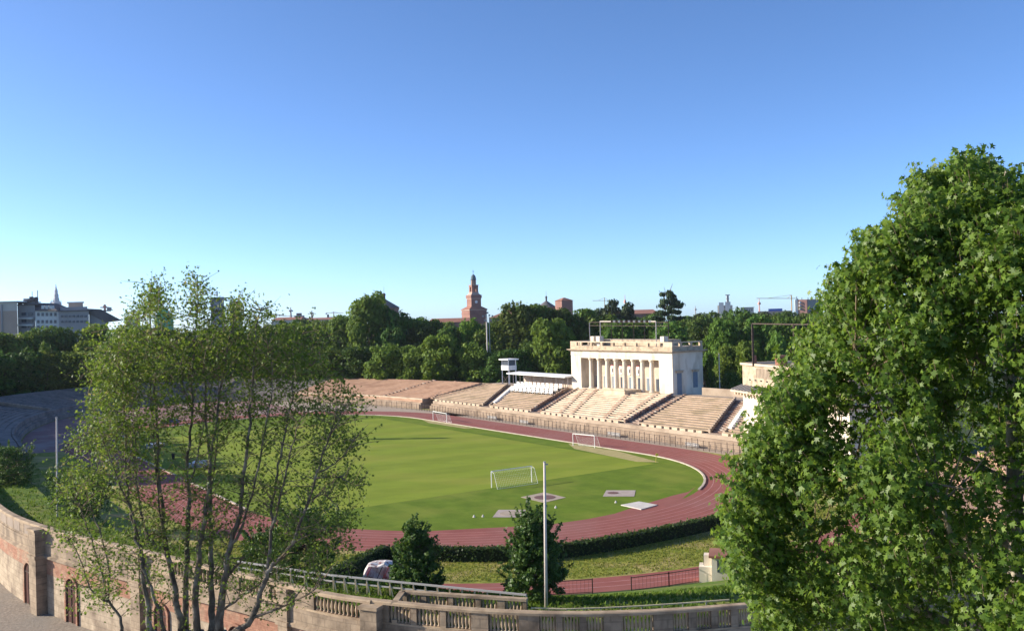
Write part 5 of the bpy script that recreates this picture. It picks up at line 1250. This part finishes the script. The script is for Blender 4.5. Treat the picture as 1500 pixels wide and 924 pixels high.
for y in (466,476): m = MB(); a, b = at(26.5,y,443.6), at(48,y,443.6); m.hexa([(a.x,443.2,a.z-.4),(b.x,443.2,b.z-.4),(b.x,445,b.z-.4),(a.x,445,a.z-.4)],[(a.x,443.2,a.z+.3),(b.x,443.2,b.z+.3),(b.x,445,b.z+.3),(a.x,445,a.z+.3)]); m.build('balcony', M['apt3'], b2)
m = MB(); bbox(m, 34, 55, 437, 449, 12, 30); ph = m.build('penthouse', M['apt2'], b2); m = MB(); m.beam(at(27,445,448), at(54,436.5,448), 1.2); m.beam(at(54,436,448),at(54,444,448),1); m.build('penthouse_roof', M['slate'], b2)
m = MB(); m.beam(at(46,438,452),at(46,434.5,452),1.4); m.beam(at(47,438,452),at(47,427,452),.2); m.beam(at(55,438,452),at(55,425,452),.25); m.build('antenna', M['darkiron'], b2)
b3, q = block('apartment_block', 'white apartment block with rows of dark windows under a dark mansard', 'building', 51.5, 85, 455, 443, 20, 'apt3')
m = MB(); a, b = at(51.5,455.5,442), at(85,455.5,442); a2, b2_ = at(50,443.5,452), at(72,444,452); c2 = at(85,452,452)
m.hexa([a,b,(b.x,462,b.z),(a.x,462,a.z)],[a2,b2_,(b2_.x,460,b2_.z),(a2.x,460,a2.z)]); m.build('mansard_roof', M['slate'], b3)
windows(b3, 53, 84, (460.5,471,479), 5, 443, 3.0, 4.6)
m = MB()
for x in (64,70,76): bb_ = at(x,450,441.5); m.box((bb_.x,bb_.y,bb_.z),(1.3,2,1.6))
m.build('dormer', M['apt3'], b3)
b4, q = block('apartment_block', 'long grey brown building with roof terrace and water tank house', 'building', 85.5, 130, 456, 441, 22, 'apt2', 'slate')
windows(b4, 88, 128, (463,471), 7, 441, 3.2, 3.2)
m = MB(); bbox(m, 88, 128, 449.5, 446, 12, 30); m.build('attic_storey', M['apt2'], b4)
m = MB(); bbox(m, 100, 121.5, 443.5, 449, 8, 30); rh = m.build('roof_house', M['aptband'], b4); m = MB(); bbox(m, 98, 123, 442, 448.6, 9, at(110,443.6,449).z); m.build('roof_slab', M['apt3'], b4)
b5, q = block('apartment_block', 'grey building with a long dark sloping roof falling to the right', 'building', 130.5, 157, 458.5, 443, 22, 'apt2')
m = MB(); P_ = [at(128,452,442),at(148,453,442),at(178,469,442),at(155,472,442),at(128,458.5,442)]; m.hexa(P_, [(p.x*1.04,p.y+18,p.z) for p in P_]); m.build('sloping_roof', M['slate'], b5)
# cathedral spire
sp = at(82.5, 447, 1900)
cd = thing('cathedral_spire', 'pale stepped marble cathedral spire rising behind the left flats', 'spire', (sp.x,1900,0)); k = 1900/F
m = MB(); m.lathe((sp.x,1900,0), [(14,0),(14,sp.z-8),(9.5,sp.z),(9,sp.z+6)], 8); m.build('tiburio', M['cathedral'], cd)
m = MB(); m.lathe((sp.x,1900,0), [(6.5,sp.z+6),(6,sp.z+14),(5,sp.z+15),(4.8,sp.z+22),(3.6,sp.z+24),(3.4,sp.z+31),(2,sp.z+33),(.8,sp.z+40),(.6,sp.z+43)], 8); m.build('spire', M['cathedral'], cd)
for dx, h in ((-9,9),(-6.5,12),(6.5,13),(9.5,9),(12,10),(-12,5)): m = MB(); m.lathe((sp.x+dx,1895,0),[(1.3,40),(1.3,sp.z+h-6),(.3,sp.z+h)],6); m.build('pinnacle', M['cathedral'], cd)
# castle tower
def rot_box(m, c, s, th, z0, z1, s1=None):
    s1 = s if s1 is None else s1
    f = lambda s_, z: [(c.x+s_/2*(math.cos(th)*a-math.sin(th)*b), c.y+s_/2*(math.sin(th)*a+math.cos(th)*b), z) for a, b in ((-1,-1),(1,-1),(1,1),(-1,1))]
    m.hexa(f(s,z0), f(s1,z1))
tc = at(694.8, 465, 900); tc.z = 0; th = R(28)
ct_ = thing('castle_tower', 'tall stepped red brick castle tower with small dark dome', 'tower', tc)
def part(nm, mt, *boxes):
    m = MB()
    for b in boxes: rot_box(m, tc, b[0], th, *b[1:])
    return m.build(nm, M[mt], ct_)
part('base_block', 'castle', (18.2,0,33.2),(18.9,30.0,30.8)); part('base_cornice', 'castledark', (19.2,33.2,34.2)); part('base_roof', 'tile', (20,34.2,37.2,10.5))
part('middle_block', 'castle', (10.4,37,45.2)); part('battlement', 'castle', (11.6,45.2,48.2)); part('middle_band','castledark',(10.8,44.3,45.1))
part('terrace_roof', 'castledark', (10,48.2,49.6,8))
m = MB()
for a, b in ((-1,-1),(1,-1),(1,1),(-1,1)):
    c = tc+Vector((2.3*(math.cos(th)*a-math.sin(th)*b), 2.3*(math.sin(th)*a+math.cos(th)*b), 0)); rot_box(m, c, 2.1, th, 49.6, 56)
m.build('arcade', M['castle'], ct_)
part('arcade_top', 'castle', (6.9,56,57.6)); part('arcade_cornice','castledark',(7.5,57.6,58.1)); part('arcade_base','castledark',(7.2,49.5,51.3))
m = MB()
for k in range(8): a = k*math.pi/4; m.box((tc.x+2.1*math.cos(a),tc.y+2.1*math.sin(a),60.4),(.9,.9,4.8),a)
m.lathe((tc.x,tc.y,57.8),[(1.6,0),(1.6,5)],8); m.build('lantern', M['castledark'], ct_)
m = MB(); m.lathe((tc.x,tc.y,62.8),[(2.9,0),(2.9,.6),(2.55,1.2),(2.5,2.4),(2.1,3.8),(1.2,5.0),(.4,5.6)],14); m.build('dome', M['copper'], ct_, smooth=True)
m = MB(); m.beam((tc.x,tc.y,68),(tc.x,tc.y,72.6),.35); m.beam((tc.x-1,tc.y,71.2),(tc.x+1,tc.y,71.2),.3); m.build('cross', M['darkiron'], ct_)
nf = Vector((math.sin(th), -math.cos(th), 0)); cl_ = tc+nf*5.24; m = MB(); m.lathe((0,0,0),[(1.5,0),(1.5,.1)],16)
o = MB(); tdir = Vector((math.cos(th),math.sin(th),0)); pts_ = [cl_+tdir*1.5*math.cos(a)+Vector((0,0,41.5+1.5*math.sin(a))) for a in (2*math.pi*i/16 for i in range(16))]
o.hexa(pts_, [p+nf*.1 for p in pts_]); o.build('clock_face', M['white'], ct_)
# castle wings
def gable(name, lab, px0, px1, yeave, yridge, Z, depth, mt='castle', rx=.06):
    c = at((px0+px1)/2, yeave, Z); t = thing(name, lab, 'building', (c.x,Z,0)); m = MB(); x0, x1, zt = bbox(m, px0, px1, yeave, Z, depth); m.build('wall', M[mt], t)
    zr = at((px0+px1)/2, yridge, Z).z; m = MB(); d = (x1-x0)*rx; m.hexa([(x0-1,Z-1,zt),(x1+1,Z-1,zt),(x1+1,Z+depth+1,zt),(x0-1,Z+depth+1,zt)],[(x0+d,Z+depth*.45,zr),(x1-d,Z+depth*.45,zr),(x1-d,Z+depth*.55,zr),(x0+d,Z+depth*.55,zr)]); m.build('roof', M['tile'], t)
    return t
w1 = gable('castle_wing', 'low red brick castle wing with tiled roof right of the brick tower', 717, 775, 465, 454, 820, 40, rx=.45)
windows(w1, 720, 740, (468,), 5, 820, 1.6, 3)
w2 = gable('castle_wing', 'low red brick castle wall with tiled roof left of the brick tower', 627, 690, 472, 466, 830, 30)
w3 = gable('castle_wing', 'brown tiled castle roof behind the dark cedars', 905, 965, 459.5, 453.5, 800, 40)
# keeps
def keep(name, lab, px, hw, yeave, yapex, Z, mt, finial):
    c = at(px, yeave, Z); r = hw/F*Z; t = thing(name, lab, 'tower', (c.x,Z,0)); m = MB(); m.lathe((c.x,Z,0), [(r,0),(r,c.z-2),(r*1.04,c.z-1.9),(r*1.04,c.z)], 20); m.build('wall', M[mt], t)
    za = at(px, yapex, Z).z; m = MB(); m.lathe((c.x,Z,c.z), [(r*1.1,0),(r*.12,za-c.z)], 20); m.build('roof', M['slate'], t)
    if finial: zf = at(px, finial, Z).z; m = MB(); m.lathe((c.x,Z,za-.5),[(r*.09,0),(r*.09,(zf-za)*.35),(r*.14,(zf-za)*.4),(.12,(zf-za)*.55),(.08,zf-za)],8); m.build('finial', M['darkiron'], t)
keep('round_keep', 'round castle keep with dark conical roof right of tall bright green tree', 563, 21, 451, 438.5, 800, 'castle', 419)
keep('round_keep', 'round castle keep with low conical roof left of the square turret', 800.5, 13.5, 450, 441, 860, 'castle', 425)
sq = at(826, 440.5, 840); z1 = sq.z; tq = thing('castle_turret', 'square red brick castle turret with hipped tile roof', 'tower', (sq.x,840,0)); c = Vector((sq.x,840,0))
m = MB(); rot_box(m, c, 11.6, th, 0, z1); m.build('wall', M['castle'], tq)
m = MB(); rot_box(m, c, 13, th, z1, at(826,436,840).z, 1.5); m.build('roof', M['tile'], tq)
# distant roofs and buildings, left of centre
gable('city_house', 'long low red roofed house on the skyline left of the tall bright tree', 398, 440, 468.5, 464.5, 900, 40, 'apt1')
gable('city_house', 'low red roofed house on the skyline beside the grey dome', 440, 505, 468, 465, 950, 40, 'apt1')
d1, q = block('distant_block', 'small grey block with rounded attic on the skyline right of the sparse trees', 'building', 431, 446, 462, 1000, 30, 'apt2'); m = MB(); bbox(m, 434, 442, 458.5, 1003, 15, 20); m.build('attic', M['slate'], d1)
d1, q = block('distant_block', 'wide pale block on the skyline just left of the tall bright tree', 'building', 480, 505, 464, 1050, 30, 'apt2'); m = MB(); bbox(m, 479, 482, 460.5, 1049, 5, 20); m.build('chimney', M['slate'], d1)
def spike(name, lab, px, y0, y1, Z, w, mtl, cat='mast'):
    b = at(px, y1, Z); t = thing(name, lab, cat, (b.x,Z,0)); zt = at(px,y0,Z).z; m = MB(); m.tube([(b.x,Z,0),(b.x,Z,b.z),(b.x,Z,zt)],[w,w*.8,w*.3],6); m.build('shaft', M[mtl], t)
    m = MB(); m.lathe((b.x,Z,b.z+(zt-b.z)*.55),[(w*1.8,0),(w*1.6,(zt-b.z)*.12),(w*.6,(zt-b.z)*.2)],6); m.build('lantern', M[mtl], t)
spike('bell_tower', 'tiny slim bell tower on the skyline left of the grey attic block', 426, 450, 464, 1300, 2.0, 'apt2', 'tower')
spike('bell_tower', 'tiny dark bell tower on the skyline right of the grey attic block', 457, 455, 466, 1200, 1.8, 'slate', 'tower')
spike('antenna_mast', 'thin antenna mast above the dark cedars', 916, 432, 458, 1000, .8, 'craneR')
spike('antenna_mast', 'thin lamp mast on the skyline right of the flat layered pine', 1019, 448, 462, 900, .7, 'apt2')
spike('antenna_mast', 'red and white mast left of the blue building', 1112.5, 437, 457, 1000, 1.0, 'craneR')
def crane(name_lab, px, ytop, ybase, jl, jr, Z, mtl, w=1.2):
    b = at(px, ybase, Z); tp = at(px, ytop, Z); t = thing('tower_crane', name_lab, 'crane', (b.x,Z,0)); m = MB(); m.beam((b.x,Z,0),(b.x,Z,tp.z),w); m.build('mast', M[mtl], t)
    yj = ytop+(ybase-ytop)*.18; l, r = at(jl,yj,Z), at(jr,yj,Z); m = MB(); m.beam(l, r, w*.7); m.beam((b.x,Z,tp.z), l.lerp(r,.25), w*.35); m.beam((b.x,Z,tp.z), l.lerp(r,.75), w*.35); m.build('jib', M[mtl], t)
    m = MB(); q = r if abs(jr-px) < abs(jl-px) else l; m.box((q.x,Z,q.z-1.4),(w*2.2,w*1.6,w*2)); m.build('counterweight', M['apt2'], t)
crane('yellow tower crane beside the red block', 1160, 432, 460, 1108, 1168, 1100, 'craneY', .9)
crane('pale red tower crane left of the tall bright tree', 489, 456.5, 466, 478, 503, 1500, 'craneR', 1.0)
crane('pale orange tower crane over the dark cedars', 886, 436, 460, 868, 900, 1400, 'craneY', .9)
crane('small reddish tower crane behind the long sloping roof', 154, 446, 470, 147, 160, 900, 'craneR', 1.6)
crane('pale pink tower crane behind the tips of the sparse trees', 405, 461, 470, 392, 432, 1600, 'craneR', 1.0)
# behind the sparse trees
d2, q = block('distant_tower_block', 'grey tower block behind the tallest tips of the sparse trees', 'building', 308, 328, 435, 700, 20, 'apt2'); windows(d2, 309, 327, (441,448,455,462), 4, 700, 2.5, 3.4)
m = MB(); p = at(318,434,700); m.beam((p.x,700,p.z),(p.x,700,p.z+4),.8); p2 = at(340,436,700); m.beam((p.x+4,702,p2.z),(p2.x,702,p2.z),.9); m.build('roof_mast', M['slate'], d2)
d3, q = block('distant_tower_block', 'second grey tower block just right of the first', 'building', 336, 354, 441, 720, 20, 'apt2'); windows(d3, 337, 353, (447,454,461), 4, 720, 2.4, 3.4)
d4, q = block('distant_block', 'pale block left of the green roof', 'building', 184, 205, 463, 600, 20, 'apt1'); windows(d4, 185, 204, (467,473), 4, 600, 2.4, 3)
gr = at(238,465,560); t = thing('green_roofed_house', 'house with pointed green roof glimpsed behind sparse left tree', 'building', (gr.x,560,0)); m = MB(); bbox(m, 226, 254, 466, 560, 20); m.build('wall', M['greenroof'], t)
a, b, apx = at(224,467,559), at(256,467,559), at(238,449,559); m = MB(); m.hexa([a,b,apx],[Vector((p.x*1.04,585,p.z)) for p in (a,b,apx)]); m.build('roof', M['greenroof'], t)
# right of centre
d5, q = block('distant_white_building', 'cream stepped building with a pale lattice tower on the skyline', 'building', 1051, 1073, 447, 1200, 30, 'apt1')
m = MB(); bbox(m, 1053, 1060, 443, 1199, 10, 20); bbox(m, 1062, 1070, 442, 1199, 10, 20); m.build('attic', M['apt3'], d5)
m = MB(); p = at(1066,442,1199); pt = at(1066,432,1199); m.beam((p.x,1199,p.z),(p.x,1199,pt.z),2.6); m.beam((p.x-3,1199,pt.z),(p.x+3,1199,pt.z),1); m.beam((p.x-2,1199,p.z+4),(p.x+2,1199,p.z+4),.8); m.build('lattice_tower', M['apt2'], d5)
windows(d5, 1052, 1072, (450,454), 5, 1200, 1.5, 2.2)
d6, q = block('distant_block', 'low cream block between cream stepped building and mast', 'building', 1085, 1104, 450.5, 1150, 25, 'apt1', 'slate'); windows(d6, 1086, 1103, (454,), 5, 1150, 1.6, 2)
d7, q = block('blue_building', 'low bright blue clad building on the skyline by the crane', 'building', 1125.5, 1146, 452, 1000, 40, 'blue'); m = MB(); bbox(m, 1110, 1160, 455.5, 995, 30); m.build('brown_annex', M['aptband'], d7)
d8 = thing('brick_tower_block', 'red brick tower block with pale corner and flat roof', 'building', (at(1185,440,900).x,900,0))
A_, B_, C_ = at(1165.5,438.5,900), at(1182,438.5,896), at(1205,439,908); zt = B_.z
m = MB(); m.hexa([(A_.x,A_.y,0),(B_.x,B_.y,0),(C_.x,C_.y,0),(A_.x+15,925,0)],[(A_.x,A_.y,zt),(B_.x,B_.y,zt),(C_.x,C_.y,zt),(A_.x+15,925,zt)]); m.build('wall', M['redblock'], d8)
m = MB(); p = at(1166.5,442,899.2); m.box((p.x,899.6,zt-9),(2.6,1,18)); m.build('pale_corner', M['apt3'], d8)
for y in (443,447.5,452): p = at(1172,y,897.6); m = MB(); m.box((p.x,898,p.z),(1.6,1.4,1.9)); m.build('window', M['apt3'], d8)
m = MB(); m.hexa([(B_.x+.5,B_.y-.2,zt-12),(C_.x,C_.y-.2,zt-12),(C_.x,C_.y+.2,zt-12),(B_.x+.5,B_.y+.2,zt-12)],[(B_.x+.5,B_.y-.2,zt-1),(C_.x,C_.y-.2,zt-1),(C_.x,C_.y+.2,zt-1),(B_.x+.5,B_.y+.2,zt-1)]); m.build('glazed_front', M['window'], d8)
m = MB(); 
for dx in (2,7,13,20): m.beam((A_.x+dx,903,zt),(A_.x+dx,903,zt+random.uniform(1.5,4)),.5)
m.build('roof_mast', M['slate'], d8)

# ------------------------------------------------------------------ light, sky, camera
EL = 21.0; SAZ = R(6.0)                 # sun from the left, slightly beyond the field
sd = Vector((-math.cos(R(EL))*math.cos(SAZ), math.cos(R(EL))*math.sin(SAZ), math.sin(R(EL))))
sl_ = bpy.data.lights.new('sun', 'SUN'); sl_.energy = 4.0; sl_.angle = R(.5); sl_.color = (1.0,.90,.74)
so = bpy.data.objects.new('sun', sl_); col.objects.link(so); so.rotation_euler = sd.to_track_quat('Z','Y').to_euler()
w = bpy.data.worlds.new('World'); sc.world = w; w.use_nodes = True; nt = w.node_tree
sky = nt.nodes.new('ShaderNodeTexSky'); sky.sky_type = 'NISHITA'; sky.sun_disc = False; sky.sun_elevation = R(EL); sky.sun_rotation = math.atan2(sd.x, sd.y)
sky.altitude = 100; sky.air_density = .5; sky.dust_density = .5; sky.ozone_density = 4.0
hs_ = nt.nodes.new('ShaderNodeHueSaturation'); hs_.inputs['Saturation'].default_value = 1.04; nt.links.new(sky.outputs['Color'], hs_.inputs['Color'])
nt.links.new(hs_.outputs['Color'], nt.nodes['Background'].inputs['Color']); nt.nodes['Background'].inputs['Strength'].default_value = .117
hz = MB(); hz.box((0,1050,62),(4800,2300,126)); hm = bpy.data.materials.new('haze_air'); hm.use_nodes = True; hn = hm.node_tree
hn.nodes.remove(hn.nodes['Principled BSDF']); pvn = hn.nodes.new('ShaderNodeVolumePrincipled'); pvn.inputs['Color'].default_value = (.80,.88,1,1); pvn.inputs['Density'].default_value = .00004; pvn.inputs['Anisotropy'].default_value = .1
hn.links.new(pvn.outputs[0], hn.nodes['Material Output'].inputs['Volume']); tag(hz.build('haze', hm), 'thin pale blue air haze over the whole scene', 'haze', None, 'stuff')
cam = bpy.data.cameras.new('camera'); co = bpy.data.objects.new('camera', cam); col.objects.link(co)
cam.sensor_width = 36; cam.lens = F/1500*36; cam.clip_end = 20000; cam.clip_start = .5
co.location = (0,0,H)
from mathutils import Matrix
pitch = math.atan((Y0-462)/F)
co.rotation_euler = (Matrix.Rotation(R(90)+pitch, 4, 'X') @ Matrix.Rotation(ROLL, 4, 'Z')).to_euler()
sc.camera = co
sc.render.engine = 'CYCLES'; sc.render.resolution_x = 1024; sc.render.resolution_y = 630
sc.view_settings.view_transform = 'Standard'; sc.view_settings.look = 'None'; sc.view_settings.gamma = 1; sc.view_settings.exposure = 1.18
sc.cycles.max_bounces = 6; sc.cycles.transmission_bounces = 4; sc.cycles.diffuse_bounces = 3
